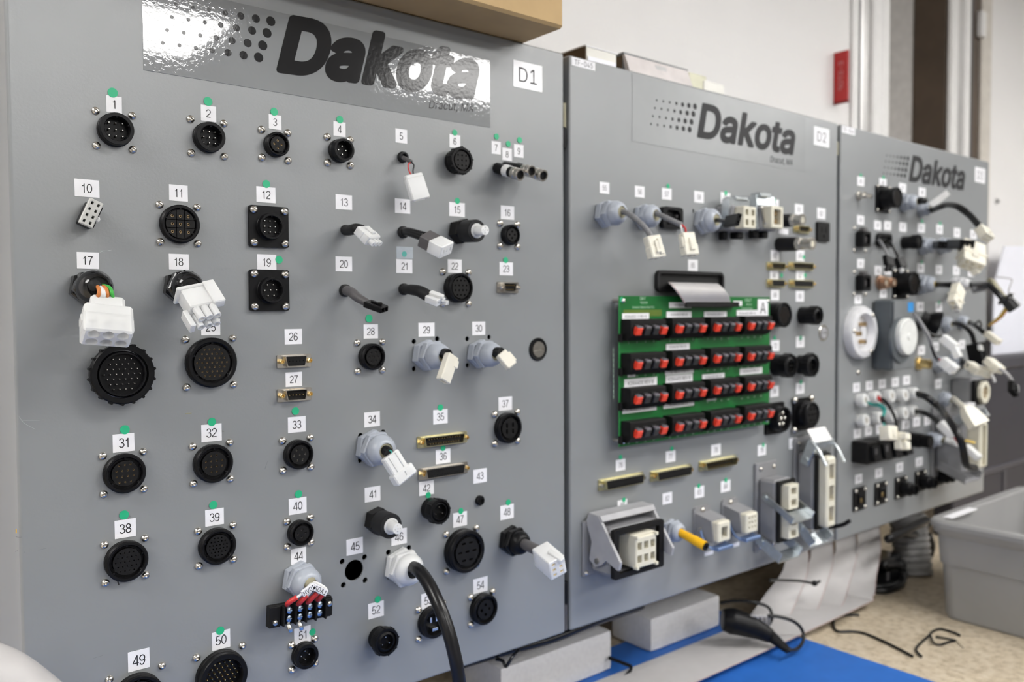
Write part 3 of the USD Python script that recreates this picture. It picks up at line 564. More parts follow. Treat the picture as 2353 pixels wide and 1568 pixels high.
# ---------------------------------------------------------------- glands, wired plugs
def gland(t, rpx, L, m='gland_grey', hole=.45, seal='gland_seal', wide=1.08, plug=True):
    """cable gland: hexagonal body, collar, domed cap with a hole; returns the hole radius"""
    R = rpx*t.m*(1-L*.55)
    t.part('hex_body', hexa(R*wide*1.13, 0, L*.30, .0012, 6, .35), m)
    t.part('hex_nut', hexa(R*wide*1.12, L*.34, L*.60, .0012, 6, .1), m)
    h = R*hole
    t.part('dome_cap', lathe([(h, L*.28), (R*.9, L*.28), (R*.9, L*.36), (R*.9, L*.58), (R*.97, L*.62), (R*.985, L*.68), (R*.97, L*.76), (R*.86, L*.88), (R*.72, L*.96), (R*.58, L), (h, L)], 44), m)
    if plug: t.part('seal', cyl(h*1.01, L*.5, L*.965, 24), seal)
    return h
def housing(t, name, A, B, w, th, m, holes=(2, 1), hs=.45, latch=True, roll=0.0, hint=(1, 0, 0), lip=0.0, deep=.006, step=None, parent=None, hole_m=None, label=None):
    """moulded plug housing from A (wires) to B (mating end): w wide, th thick, with real cavities in the mating end"""
    A, B = np.array(A), np.array(B); ln = np.linalg.norm(B-A); M = frame(A, B-A, hint)
    if roll:
        c, s_ = math.cos(roll), math.sin(roll); M = M@np.array([[c, -s_, 0, 0], [s_, c, 0, 0], [0, 0, 1, 0], [0, 0, 0, 1]])
    if step:                                                         # narrower rear section: (fraction of length, width factor)
        b = cbox(-w*step[1]/2, w*step[1]/2, -th*.45, th*.45, 0, ln*step[0]+.001, .001)+cbox(-w/2, w/2, -th/2, th/2, ln*step[0], ln, .0012)
    else: b = cbox(-w/2, w/2, -th/2, th/2, 0, ln, .0009)
    if lip: b = b+cbox(-w*(.5+lip), w*(.5+lip), -th*(.5+lip), th*(.5+lip), ln*.55, ln*.62, .0006)
    nx, ny = holes; cut = []
    for i in range(nx):
        for j in range(ny):
            x, y = (i-(nx-1)/2)*w*.86/nx, (j-(ny-1)/2)*th*.86/ny; a, c = w*.86/nx*hs/1.0*.5*1.2, th*.86/ny*hs*.5*1.2
            cut.append(cbox(x-a, x+a, y-c, y+c, ln-deep, ln+.01, .0002))
    if cut: b = b-Manifold.compose(cut)
    p = t.part(name, put(b, M), m, parent=parent, label=label)
    if cut and hole_m:
        t.part('contacts', [put(cbox(*[v for v in (c.bounding_box()[0], c.bounding_box()[3], c.bounding_box()[1], c.bounding_box()[4])], ln-deep-.0005, ln-deep+.0004, .0001), M) for c in cut], hole_m, parent=p, kind='stuff')
    if latch:
        l = cbox(-w*.13, w*.13, th/2-.0002, th/2+.0016, ln*.25, ln*.8, .0005)+cbox(-w*.16, w*.16, th/2, th/2+.0026, ln*.66, ln*.8, .0006)
        t.part('latch_tab', put(l, M), m, parent=p)
    return p
def grommet(t, rpx, m='rubber', hole=.5):
    r = rpx*t.m; t.part('grommet', lathe([(r*hole, 0), (r, 0), (r, .0025), (r*.9, .0045), (r*.6, .0052), (r*hole, .0045)], 28), m)
def cable(t, pts, r, m='cable_black', name='cable', k=12):
    t.part(name, tube(pts, r, k), m, smooth=True)

# 5
t = on_door('wired_plug', 'white flat plug hanging on a grey cable by red and black wires', 'plug', 924, 362); l = t.loc
grommet(t, 13); cable(t, [l(924, 362, 0), l(930, 364.5, .012), l(945, 372, .020)], .0021, 'sleeve_grey')
cable(t, [l(944, 372, .019), l(938, 380, .021), l(941, 395, .022), l(948, 406, .022)], .0007, 'wire_red', 'wire'); cable(t, [l(945, 372, .02), l(951, 380, .022), l(949, 393, .022), l(951, 406, .022)], .0007, 'cable_black', 'wire')
housing(t, 'housing', l(948, 401, .022), l(966.5, 460, .026), .0205, .0075, 'nylon', holes=(1, 1), hs=.7, latch=False, roll=.12, lip=.0, step=(.12, .96))
# 13
t = on_door('wired_plug', 'white three-pin plug on a short black cable under the number 13 label', 'plug', 793, 529); l = t.loc
grommet(t, 12); cable(t, [l(793, 529, 0), l(803, 529.5, .012), l(818, 526, .03), l(833, 529, .036)], .0052, 'rubber')
housing(t, 'housing', l(829, 527, .036), l(858, 554, .047), .019, .0105, 'nylon', holes=(3, 1), hs=.4, roll=-.25, step=(.5, 1.0))
p0, p1 = l(858, 554, .047), l(863, 558.5, .049); M = frame(p0, p1-p0)
for i in (-1, 0, 1): t.part('pin_tower', put((cyl(.0026, -.001, .005, 16)-cyl(.0011, .002, .006, 10)).translate((i*.006, 0, 0)).rotate((0, 0, -14)), M), 'nylon')
# 14
t = on_door('wired_plug', 'white block plug with a dark sleeve on black wires under the number 14 label', 'plug', 925, 534); l = t.loc
grommet(t, 14)
for a, b in ((0, 0), (4, -7)): cable(t, [l(925, 534+b*.3, 0), l(942, 536+b*.6, .018), l(978, 549+b, .042)], .0038, 'cable_black')
housing(t, 'sleeve', l(973, 547, .040), l(1000, 561, .050), .0205, .0125, 'sleeve_grey', holes=(0, 0), latch=False, roll=.1)
housing(t, 'housing', l(996, 560, .049), l(1027, 576, .062), .0215, .0135, 'nylon', holes=(3, 1), hs=.3, latch=False, roll=.1)
# 20
t = on_door('wired_plug', 'flat black plug on a black cable under the number 20 label', 'plug', 792, 668); l = t.loc
grommet(t, 14.5); cable(t, [l(792, 668, 0), l(806, 671, .016), l(822, 684, .028), l(846, 698, .040)], [.0048, .0050, .0038], 'sleeve_grey')
cable(t, [l(822, 684, .028), l(835, 690, .036), l(850, 699, .042)], .0022, 'cable_black')
housing(t, 'housing', l(843, 697, .040), l(884, 712, .060), .0115, .006, 'black_plastic', holes=(2, 1), hs=.6, roll=.1, deep=.009)
housing(t, 'latch_arm', l(858, 706, .048), l(878, 714, .058), .004, .002, 'black_plastic', holes=(0, 0), latch=False)
# 21
t = on_door('wired_plug', 'small white plug on a black sleeved cable under the number 21 label', 'plug', 927, 665); l = t.loc
grommet(t, 13.5); cable(t, [l(927, 665, 0), l(945, 666, .018), l(965, 670, .032), l(988, 683, .044)], [.0042, .0055, .0060, .0062], 'rubber')
housing(t, 'housing', l(984, 683, .043), l(1013, 694, .056), .0135, .0075, 'nylon', holes=(3, 1), hs=.35, roll=.15)
housing(t, 'keyed_ridge', l(988, 674, .046), l(1018, 685, .058), .006, .006, 'nylon', holes=(1, 1), hs=.4, latch=False, roll=.15)
for q in ((1022, 690), (1030, 697)): housing(t, 'pin_tower', l(q[0]-14, q[1]-3, .053), l(q[0], q[1], .059), .0045, .0045, 'nylon', holes=(1, 1), hs=.5, latch=False)
# 7, 8, 9
for n, u0, v0, u1, v1, rp, band in ((7, 1141, 386, 1196, 402, 14, True), (8, 1160, 383, 1222, 394, 13.5, False), (9, 1189, 386, 1249, 404, 14, False)):
    t = on_door('sensor_plug', f'slim black cable plug with a nickel screw tip, {dict([(7, "the one with a white band"), (8, "middle of the three"), (9, "rightmost of the three")])[n]}', 'plug', u0, v0); l = t.loc
    L = prot(u0, v0, u1); A = l(u0, v0, 0); B = l(u1, v1, L); M = frame(A, B-A); ln = np.linalg.norm(B-A); r = rp*mpp(u1, v1, L)
    t.part('body', put(lathe([(0, .001), (r*.95, .001), (r*.95, ln*.45), (r*.9, ln*.5), (r*.9, ln*.72), (0, ln*.72)], 24), M), 'black_plastic')
    if band: t.part('marker_band', put(lathe([(r*.8, ln*.38), (r*1.02, ln*.38), (r*1.02, ln*.58), (r*.8, ln*.58)], 24), M), 'wire_white')
    t.part('screw_ring', put(lathe([(r*.72, ln*.72), (r*.98, ln*.72), (r, ln*.74), (r, ln*.84), (r*.93, ln*.85), (r*.93, ln*.9), (r*1.0, ln*.91), (r, ln*.99), (r*.94, ln), (r*.72, ln), (r*.66, ln*.9)], 28), M), 'nickel')
    t.part('insert', put(cyl(r*.715, ln*.72, ln*.93, 24), M), 'black_hole')
# 10
t = on_door('rectangular_socket', 'grey eight-hole rectangular socket turned on a slant under the number 10 label', 'connector', 200, 490); l = t.loc
q = [l(208, 454, .018), l(241.6, 470, .018), l(211, 525, .018), l(178, 510, .018)]; c = sum(q)/4; xa = (q[1]-q[0]+q[2]-q[3])/2; ya = (q[0]-q[3]+q[1]-q[2])/2
w_, h_ = np.linalg.norm(xa)*.96, np.linalg.norm(ya); M = frame((c[0], c[1], 0), (0, 0, 1), xa)
t.part('housing', put(cbox(-w_/2, w_/2, -h_/2, h_/2, .0145, .018, .0007)-Manifold.compose([cbox(x*w_*.22-w_*.085, x*w_*.22+w_*.085, y*h_*.235-h_*.055, y*h_*.235+h_*.055, .0152, .02, .0003) for x in (-1, 1) for y in (-1.5, -.5, .5, 1.5)]), M), 'grey_nylon')
t.part('sockets', [put(cbox(x*w_*.22-w_*.05, x*w_*.22+w_*.05, y*h_*.235-h_*.03, y*h_*.235+h_*.03, .0148, .0160, .0001), M) for x in (-1, 1) for y in (-1.5, -.5, .5, 1.5)], 'black_hole', kind='stuff')
t.part('rear_shroud', put(cbox(-w_*.44, w_*.62, -h_*.46, h_*.42, .001, .0148, .001), M), 'black_plastic')
t.part('latch_tab', put(cbox(w_*.46, w_*.78, -h_*.22, h_*.03, .008, .0155, .0015), M), 'nylon')
# 15, 41
for n, u, v, rh, u1, v1, rf, tu, tv in ((15, 1052, 533, 29, 1096, 530.5, 26, 1115, 529), (41, 862, 1195, 31, 899, 1210, 29, 914, 1216)):
    t = on_door('sleeved_plug', f'white round five-hole plug in a thick black sleeve, {"upper" if n == 15 else "lower"} of two on the left enclosure', 'plug', u, v); l = t.loc
    L = prot(u, v, u1); m1 = mpp(u1, v1, L)
    t.part('hex_base', hexa(rh*t.m, 0, L*.42, .001, 6, .3), 'black_face')
    A, B = l(u, v, 0), l(u1, v1, L); M = frame(A, B-A); ln = np.linalg.norm(B-A); r = rf*m1
    t.part('sleeve', put(lathe([(r*.66, ln*.3), (r*.95, ln*.3), (r, ln*.5), (r, ln-.001), (r*.96, ln), (r*.66, ln)], 36), M), 'rubber')
    t.part('plug_body', put(lathe([(0, ln*.5), (r*.655, ln*.5), (r*.655, ln+.0005), (r*.6, ln+.001), (0, ln+.001)], 32), M), 'nylon')
    L2 = prot(u, v, tu); C = l(tu, tv, L2); M2 = frame(B, C-B); l2 = np.linalg.norm(C-B); r2 = r*.42
    t.part('plug_nose', put(lathe([(0, 0), (r*.5, 0), (r2, l2*.45), (r2, l2), (0, l2)], 24)-Manifold.compose([cyl(r2*.14, l2-.002, l2+.01, 8).translate((x, y, 0)) for x, y in layout(4, r2*1.1)+[(0, 0)]]), M2), 'nylon')
# 43
t = on_door('jack_socket', 'tiny black round jack socket under the number 43 label', 'connector', 1101, 1150); r = 11.5*t.m
t.part('body', lathe([(r*.4, 0), (r, 0), (r, .003), (r*.8, .0042), (r*.4, .0042)], 28), 'black_plastic'); t.part('bore', cyl(r*.4, 0, .002, 20), 'black_hole')
# 17
t = on_door('glanded_plug', 'large white six-hole plug on orange, white and green wires from a black gland', 'plug', 199, 662); l = t.loc
L = .038; h = gland(t, 40, L, 'black_gloss', .58, 'black_hole', .93)
cable(t, [l(205, 660, .005), l(216, 656, L*.95), l(222, 660, L+.001)], h*.62, 'rubber', 'cable_jacket')
for k, (a, b, m) in enumerate((((222, 660), (221, 686), 'wire_orange'), ((229, 662), (230, 686), 'wire_white'), ((232, 664), (236, 687), 'wire_white'), ((238, 661), (246, 686), 'wire_orange'), ((246, 660), (260, 687), 'wire_green'))):
    cable(t, [l(218+k, 655, L-.004), l(a[0]+3, a[1], L+.006), l((a[0]+b[0])/2+6-k*.5, (a[1]+b[1])/2, L+.012), l(b[0], b[1]+6, L+.008)], .0015, m, 'wire')
A, B = l(245, 690, L+.004), l(248, 781, L+.028); ax = B-A; ln = np.linalg.norm(ax); M = frame(A, ax, (1, 0, 0)); w1 = .0245
t.part('housing', put(cbox(-w1/2, w1/2, -.0075, .0075, 0, ln*.4, .0025), M), 'nylon')
mid = cbox(-.0172, .0172, -.0095, .0095, ln*.27, ln*.66, .0022)+cbox(-.0172, -.009, -.006, .006, ln*.25, ln*.5, .002)
t.part('collar', put(mid, M), 'nylon')
low = cbox(-.0180, .0165, -.0100, .0100, ln*.5, ln*.99, .0016)+cbox(-.0192, -.016, -.003, .006, ln*.52, ln*.7, .0006)+cbox(.0145, .0178, -.004, .006, ln*.55, ln*.85, .0006)
low = low-Manifold.compose([cyl(.0043, ln*.72, ln+.01, 20).translate((x*.0101-.0005, y*.0047, 0)) for x in (-1, 0, 1) for y in (-1, 1)])
t.part('socket_shroud', put(low, M), 'nylon')
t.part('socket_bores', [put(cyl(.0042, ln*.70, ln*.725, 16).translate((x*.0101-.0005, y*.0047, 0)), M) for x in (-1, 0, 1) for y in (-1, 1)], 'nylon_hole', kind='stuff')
# 18
t = on_door('glanded_plug', 'large white plug with bare pin tubes hanging slantwise from a black gland under label 18', 'plug', 411, 660); l = t.loc
L = .033; h = gland(t, 36, L, 'black_gloss', .55, 'black_hole', .98)
cable(t, [l(414, 659, .008), l(440, 662, L), l(446, 672, L+.006)], h*.7, 'rubber', 'cable_jacket')
A, B = l(436, 668, L+.004), l(478, 738, L+.026); ax = B-A; ln = np.linalg.norm(ax); M = frame(A, ax, (1, .12, 0))
t.part('housing', put(cbox(-.0105, .0105, -.008, .008, 0, ln*.66, .001)+cbox(-.0135, .0125, -.0095, .0095, .001, .004, .0007), M), 'nylon')
t.part('side_plate', put(cbox(.0085, .0185, .002, .0105, ln*.02, ln*.72, .0008), M), 'nylon')
t.part('side_plate', put(cbox(-.0150, -.0105, -.009, .001, ln*.55, ln*1.05, .0008), M), 'nylon')
for x in (-1, 0, 1):
    for y in (-1, 1):
        t.part('pin_tube', put((cyl(.0031, ln*.6, ln*(1.0 if y > 0 else 1.06), 18)-cyl(.0019, ln*.8, ln*1.2, 12)).translate((x*.0068+.001, y*.0042, 0)), M), 'nylon')
# 29, 30, 34
def dom(n, u, v, rp, u1, label, m='gland_grey', hole=.45, seal='gland_seal', wide=1.04):
    t = on_door('glanded_plug', label, 'plug', u, v); t.L = prot(u, v, u1); t.h = gland(t, rp, t.L, m, hole, seal, wide); return t
t = dom(29, 974, 816, 31, 1020, 'cream flat plug on a black cable from a grey gland under the number 29 label'); l = t.loc
cable(t, [l(995, 816, t.L*.6), l(1021, 813, t.L), l(1029, 815, t.L+.006)], t.h*.9, 'cable_black'); cable(t, [l(1026, 813, t.L+.004), l(1034, 812, t.L+.008), l(1036, 822, t.L+.009)], .0012, 'cable_black', 'wire')
housing(t, 'housing', l(1038, 817, t.L+.008), l(1018, 877, t.L+.012), .0145, .0085, 'nylon_cream', holes=(1, 1), hs=.6, latch=False, roll=-.2)
housing(t, 'latch_tab', l(1047, 829, t.L+.009), l(1043, 847, t.L+.011), .006, .006, 'nylon_cream', holes=(0, 0), latch=False, roll=-.2)
t = dom(30, 1097, 813, 29, 1141, 'small cream two-hole plug at the mouth of a grey gland under the number 30 label'); l = t.loc
cable(t, [l(1120, 812, t.L*.6), l(1141, 810, t.L), l(1152, 811, t.L+.006)], t.h*.95, 'cable_black')
housing(t, 'housing', l(1150, 812, t.L+.005), l(1176, 843, t.L+.014), .0125, .0085, 'nylon_cream', holes=(2, 1), hs=.5, latch=False, roll=.35, deep=.003, hole_m='gold')
housing(t, 'latch_tab', l(1165, 812, t.L+.008), l(1182, 832, t.L+.013), .006, .006, 'nylon_cream', holes=(0, 0), latch=False, roll=.35)
t = dom(34, 850, 1028, 36, 888, 'white three-pin plug hanging slantwise from a grey gland under the number 34 label', hole=.5); l = t.loc
cable(t, [l(868, 1030, t.L*.6), l(887, 1036, t.L), l(893, 1041, t.L+.004)], t.h*.65, 'cable_black'); cable(t, [l(889, 1034, t.L+.003), l(899, 1038, t.L+.006), l(901, 1052, t.L+.008)], .0009, 'wire_teal', 'wire')
A, B = l(894, 1045, t.L+.005), l(931, 1103, t.L+.012); ax = B-A; ln = np.linalg.norm(ax); M = frame(A, ax, (1, .25, 0))
b = cbox(-.0095, .0095, -.0048, .0048, 0, ln*.8, .0012)+cbox(-.0115, .0135, -.006, .006, ln*.62, ln, .0012)
b = b-Manifold.compose([cbox(x*.007-.0022, x*.007+.0022, -.0035, .0035, ln-.008, ln+.01, .0002) for x in (-1, 0.05, 1.1)]+[cbox(.0005, .0022, .0045, .01, ln*.72, ln*.86, .0002)])
t.part('housing', put(b, M), 'nylon')
for x in (-.5, .5): t.part('rib', put(cbox(x*.0085-.0006, x*.0085+.0006, .0044, .0056, .001, ln*.6, .0003), M), 'nylon')
# 44 and the terminal block hanging below it
t = dom(44, 684, 1329, 36, 714, 'grey cable gland with tagged wires above the black terminal strip under the number 44 label', hole=.45); l = t.loc; L = t.L
cable(t, [l(700, 1336, L*.7), l(717, 1342, L+.001)], t.h*.9, 'gland_seal', 'cable_jacket')
for k, (a, b, c_) in enumerate((((712, 1345), (690, 1368), (664, 1385)), ((718, 1346), (712, 1362), (690, 1384)), ((722, 1344), (736, 1356), (712, 1380)), ((727, 1340), (750, 1356), (735, 1374)))):
    cable(t, [l(716, 1342, L-.002), l(*a, L+.004), l(*b, L+.008), l(*c_, L+.004)], .0013, 'wire_white', 'wire')
    cable(t, [l(b[0]*.7+c_[0]*.3, b[1]*.7+c_[1]*.3, L+.0075), l(*c_, L+.0045), l(c_[0]-4, c_[1]+5, L-.002)], .0024, 'wire_red', 'red_sleeve')
for k, (u0, v0, u1, v1, s_) in enumerate(((694, 1366, 722, 1345, 'HV01'), (719, 1348, 750, 1364, 'ADA1'))):
    A, B = l(u0, v0, L+.0095), l(u1, v1, L+.0095); M = frame(A, B-A, (0, 0, 1)); ln = np.linalg.norm(B-A)
    p = t.part('wire_tag', put(cbox(-.0012, .0016, -.003, .003, 0, ln, .0004), M), 'label_paper')
    g = text(s_, .0042, .0001, center=True); V = g.vertices; k_ = ln*.85/(g.bounds[1, 0]-g.bounds[0, 0]); D = (B-A)/ln; N = np.array([-D[1], D[0], 0]); N /= np.linalg.norm(N)
    V = (A+B)/2+np.outer(V[:, 0]*k_, D)+np.outer(V[:, 1], N)+np.outer(V[:, 2]+.0017, [0, 0, 1]); t.part('printed_text', trimesh.Trimesh(V, g.faces, process=False), 'ink', parent=p)
T1, T2 = P(617, 1420, .022), P(762, 1393, .016)
t = Thing('terminal_strip', 'black screw terminal strip hanging on wires below the number 44 gland', 'terminal strip', P(690, 1410, .018), True); l = t.loc; m = mpp(690, 1410, .018)
A, B = l(617, 1420, .018), l(762, 1393, .018); ax = (B-A)/np.linalg.norm(B-A); ln = np.linalg.norm(B-A); M = frame((A+B)/2, (0, 0, 1), ax); hw = ln/2; hh = 24*m
t.part('base', put(cbox(-hw, hw, -hh, hh, -.006, 0, .0006)+cbox(-hw, -hw*.66, -hh, hh*.95, -.004, .0022, .0005)+cbox(hw*.76, hw, -hh*.85, hh*.85, -.004, .0022, .0005), M), 'black_face')
xs = [-.40, -.06, .25, .57]
t.part('barriers', [put(cbox(x*hw-.0008, x*hw+.0008, -hh*.95, hh*.9, 0, .0062, .0003), M) for x in (-.60, -.23, .10, .41, .73)], 'black_face')
for i, x in enumerate(xs):
    for y in (.40, -.36):
        p = t.part('terminal_screw', put(lathe([(0, 0), (.0034, 0), (.0034, .0012), (.0028, .0022), (.0012, .0028), (0, .0028)], 18)-cbox(-.0022, .0022, -.0003, .0003, .002, .01, .0001)-cbox(-.0003, .0003, -.0022, .0022, .002, .01, .0001), M@np.array([[1, 0, 0, x*hw], [0, 1, 0, y*hh], [0, 0, 1, .0012], [0, 0, 0, 1]])), 'screw_blue')
    if i < 2:
        z = tube([(x*hw, -hh*.75, .001), (x*hw, -hh*1.05, .002), (x*hw+.001, -hh*1.3, .0045), (x*hw+.002, -hh*1.62, .0035)], .0021, 8)
        z.vertices[:, 2] = (z.vertices[:, 2]-.002)*.6+.002; z.apply_transform(np.vstack([M, [0, 0, 0, 1]])); t.part('solder_tab', z, 'tinned', smooth=True)
for x, y in ((-.83, -.52), (.88, .35)):
    s = lathe([(0, 0), (.0027, 0), (.0024, .0014), (.001, .002), (0, .002)], 18); t.part('mounting_screw', put(s, M@np.array([[1, 0, 0, x*hw], [0, 1, 0, y*hh], [0, 0, 1, .0022], [0, 0, 0, 1]])), 'nickel')
# 46: white gland with the long black cable falling off the bench
t = dom(46, 918, 1300, 37, 951, 'thick black cable falling out of a white gland under the number 46 label', 'nylon', .44, 'black_hole', 1.06); l = t.loc; L = t.L
cable(t, [l(930, 1302, L*.5), l(950, 1305, L), l(968, 1318, L+.018), l(990, 1352, L+.036), l(1012, 1400, L+.052), l(1030, 1450, L+.062), l(1043, 1500, L+.068), l(1052, 1545, L+.071), l(1058, 1600, L+.072), l(1062, 1680, L+.070)], .0067, 'cable_black', k=18)
# 48
t = on_door('glanded_plug', 'white six-hole plug on a dark grey cable from a black gland', 'plug', 1170, 1240); l = t.loc
L = prot(1170, 1240, 1205); gland(t, 28, L, 'black_plastic', .5, 'black_hole', 1.08)
cable(t, [l(1185, 1244, L*.5), l(1205, 1251, L), l(1222, 1259, L+.014), l(1246, 1270, L+.03)], .0062, 'sleeve_grey')
A, B = l(1240, 1270, L+.028), l(1284, 1322, L+.050)
housing(t, 'housing', l(1243, 1272, L+.03), l(1282, 1306, L+.062), .0205, .0235, 'nylon', holes=(2, 3), hs=.42, latch=False, hint=(.9, .35, 0), deep=.002, hole_m='gold')
housing(t, 'latch_tab', l(1262, 1268, L+.05), l(1293, 1290, L+.068), .007, .006, 'nylon', holes=(0, 0), latch=False, hint=(.9, .35, 0))

# ---------------------------------------------------------------- D-sub sockets
def dsub(label, u0, v0, u1, v1, male, cols, rowsn, plate='nickel', jack='gold', face=.62, hmul=1.0, name='d_sub_socket', L=.0062):
    u, v = (u0+u1)/2, (v0+v1)/2; t = on_door(name, label, 'connector', u, v); a, b = t.loc(u0, v0), t.loc(u1, v1); w = abs(b[0]-a[0]); h = .0125*hmul; e = .0105 if w > .02 else w*.3
    t.part('plate', rbox(-w/2, w/2, -h/2, h/2, 0, .0014, .0012)-Manifold.compose([cyl(.0012, -1, 1, 10).translate((s*(w/2-.0032), 0, 0)) for s in (-1, 1)]), plate)
    sw, shh = w/2-.0072, .0043*hmul
    def D(k): return Polygon([(-sw-k, shh+k), (sw+k, shh+k), (sw-.0018+k*.6, -shh-k), (-sw+.0018-k*.6, -shh-k)]).buffer(.0009, quad_segs=4).buffer(-.0)
    t.part('shell', ext(D(0).difference(D(-.0007)), .0012, L), plate)
    if male:
        t.part('insert', ext(D(-.0007), .0012, .0022), 'black_face')
        pts = [(x, y) for j, k in enumerate(rowsn) for x, y in [((i-(k-1)/2)*sw*2*.86/max(rowsn), ((len(rowsn)-1)/2-j)*shh*1.15) for i in range(k)]]
        t.part('pins', [cyl(.0005, .002, L-.001, 6).translate((x, y, 0)) for x, y in pts], 'gold', kind='stuff')
    else:
        pts = [(x, y) for j, k in enumerate(rowsn) for x, y in [((i-(k-1)/2)*sw*2*.86/max(rowsn), ((len(rowsn)-1)/2-j)*shh*1.0) for i in range(k)]]
        t.part('insert', ext(D(-.0008), .0012, L-.0002)-Manifold.compose([cyl(.0005, L-.002, 1, 6).translate((x, y, 0)) for x, y in pts]), 'black_face')
    for s in (-1, 1):
        t.part('jack_screw', (hexa(.0026, .0012, .0068, .0004, 6)-cyl(.0012, .004, .01, 10)).translate((s*(w/2-.0032), 0, 0)), jack)
    return t
dsub('small D-shaped fifteen-hole socket with gold jack screws under the number 26 label', 636, 832, 714, 827, False, 5, [5, 5, 5])
dsub('small D-shaped fifteen-pin plug with gold jack screws under the number 27 label', 637, 909, 715, 905, True, 5, [5, 5, 5])
dsub('small D-shaped metal plug under the number 23 label', 1141, 664, 1190, 658, True, 5, [5, 4], jack='nickel')
dsub('wide D-shaped plug with gold pins under the number 35 label', 959, 1017, 1073, 1004, True, 13, [13, 12], 'zinc_yellow')
dsub('wide D-shaped black-faced socket under the number 36 label', 962, 1089, 1074, 1075, False, 13, [13, 12])
# ---------------------------------------------------------------- middle enclosure
# 55, 56, 58
t = dom(55, 1386, 493, 28, 1430, 'cream plug hanging on a grey cable from the grey gland under the number 55 label', hole=.5); l = t.loc; L = t.L
cable(t, [l(1410, 491, L*.6), l(1432, 487, L), l(1455, 499, L+.02), l(1480, 521, L+.034), l(1497, 545, L+.04)], .0034, 'cable_grey')
housing(t, 'housing', l(1497, 543, L+.04), l(1510, 594, L+.046), .020, .012, 'nylon_cream', holes=(2, 1), hs=.5, roll=.25, step=(.45, .95)); housing(t, 'latch_tab', l(1511, 548, L+.046), l(1519, 585, L+.05), .007, .007, 'nylon_cream', holes=(0, 0), latch=False)
t = dom(56, 1474, 499, 26, 1509, 'cream plug with red and white wires on a grey cable from a grey gland', hole=.5); l = t.loc; L = t.L
cable(t, [l(1495, 495, L*.6), l(1508, 491, L), l(1535, 503, L+.02), l(1566, 517, L+.036)], .0034, 'cable_grey')
cable(t, [l(1565, 516, L+.036), l(1574, 524, L+.04), l(1577, 538, L+.04)], .0012, 'wire_red', 'wire'); cable(t, [l(1564, 517, L+.036), l(1566, 526, L+.039), l(1568, 540, L+.04)], .0012, 'wire_white', 'wire')
housing(t, 'housing', l(1577, 536, L+.04), l(1586, 588, L+.046), .0215, .012, 'nylon_cream', holes=(2, 1), hs=.5, roll=.2, step=(.5, .9)); housing(t, 'side_latch', l(1565, 545, L+.04), l(1570, 570, L+.043), .006, .006, 'nylon_cream', holes=(0, 0), latch=False)
t = dom(58, 1612, 509, 27, 1648, 'grey gland with a black cable and flat black plug under the number 58 label', hole=.5); l = t.loc; L = t.L
cable(t, [l(1630, 508, L*.6), l(1646, 506, L), l(1672, 509, L+.03)], .003, 'cable_black'); housing(t, 'housing', l(1668, 510, L+.026), l(1698, 504, L+.06), .016, .006, 'black_plastic', holes=(2, 1), latch=False, roll=1.3)
# 57
def inlet(label, u, v, wpx, hpx, cat='socket', name='power_inlet', depth=.008, pins=((-.25, .1), (.25, .1), (0, -.2)), m='black_plastic', proud=.003):
    t = on_door(name, label, cat, u, v); a, b = t.loc(u-wpx/2, v), t.loc(u+wpx/2, v); w = (b-a)[0]; h = hpx*t.m
    f = rbox(-w/2, w/2, -h/2, h/2, 0, proud+.005, w*.13)-ext(Polygon([(-w*.36, -h*.34), (w*.36, -h*.34), (w*.36, h*.2), (w*.24, h*.36), (-w*.24, h*.36), (-w*.36, h*.2)]), .0012, 1)
    t.part('bezel', f, m)
    for x, y in pins: t.part('blade', cbox(x*w-.0007, x*w+.0007, y*h-.002, y*h+.002, .001, proud+.003, .0002), 'sleeve_grey')
    return t
inlet('black rectangular mains inlet half behind the gland under the number 57 label', 1537, 502, 46, 49)
t = on_door('outlet_socket', 'small black flat outlet with slots under the number 62 label', 'socket', 1888, 533.5); a, b = t.loc(1874.5, 533), t.loc(1902, 533); w = b[0]-a[0]; h = 44*t.m
t.part('face', rbox(-w/2, w/2, -h/2, h/2, 0, .004, .002)-Manifold.compose([cbox(s*w*.17-.0009, s*w*.17+.0009, -.001, .0075, .002, 1, .0001) for s in (-1, 1)]+[cyl(.0024, .002, 1, 14).translate((0, -.0075, 0))]), 'black_face')
# 59, 60: heavy rectangular connectors with zinc latch levers
def arms(t, name, x, y0, z0, y1, z1, w, m, plate=(.014, .0016), k=.003, thick=.0016):
    """U-shaped lever: two arms at +-x from pivot (y0, z0) to (y1, z1), joined by a plate at the free end"""
    d = np.array([0, y1-y0, z1-z0]); ln = np.linalg.norm(d); d /= ln
    p = None
    parts = []
    for s in (-1, 1):
        M = frame((s*x, y0, z0), d, (1, 0, 0)); parts.append(put(cbox(-thick/2, thick/2, -w/2, w/2, -w/2, ln, .0004), M)); parts.append(put(cyl(w*.36, -k, k, 14), frame((s*x, y0, z0), (1, 0, 0), (0, 1, 0))))
    M = frame((0, y1, z1), d, (1, 0, 0)); parts.append(put(cbox(-x-thick/2, x+thick/2, -plate[1]/2-w*.5, plate[1]/2-w*.5, -plate[0], .0015, .0004), M))
    return t.part(name, parts, m)
t = on_door('latched_connector', 'metal latched connector with four square holes under the number 59 label', 'connector', 1664, 506); l = t.loc
t.part('hood', cbox(-.022, .022, -.018, .018, 0, .030, .003)-cbox(-.017, .017, -.014, .014, .02, 1, .001), 'cast_grey')
q = .0155; t.part('insert', cbox(-.0145, .0145, -q, q, .004, .044, .001)-Manifold.compose([cbox(x-.0035, x+.0035, y-.004, y+.004, .036, 1, .0004) for x in (-.007, .007) for y in (-.007, .007)]), 'cream_insert')
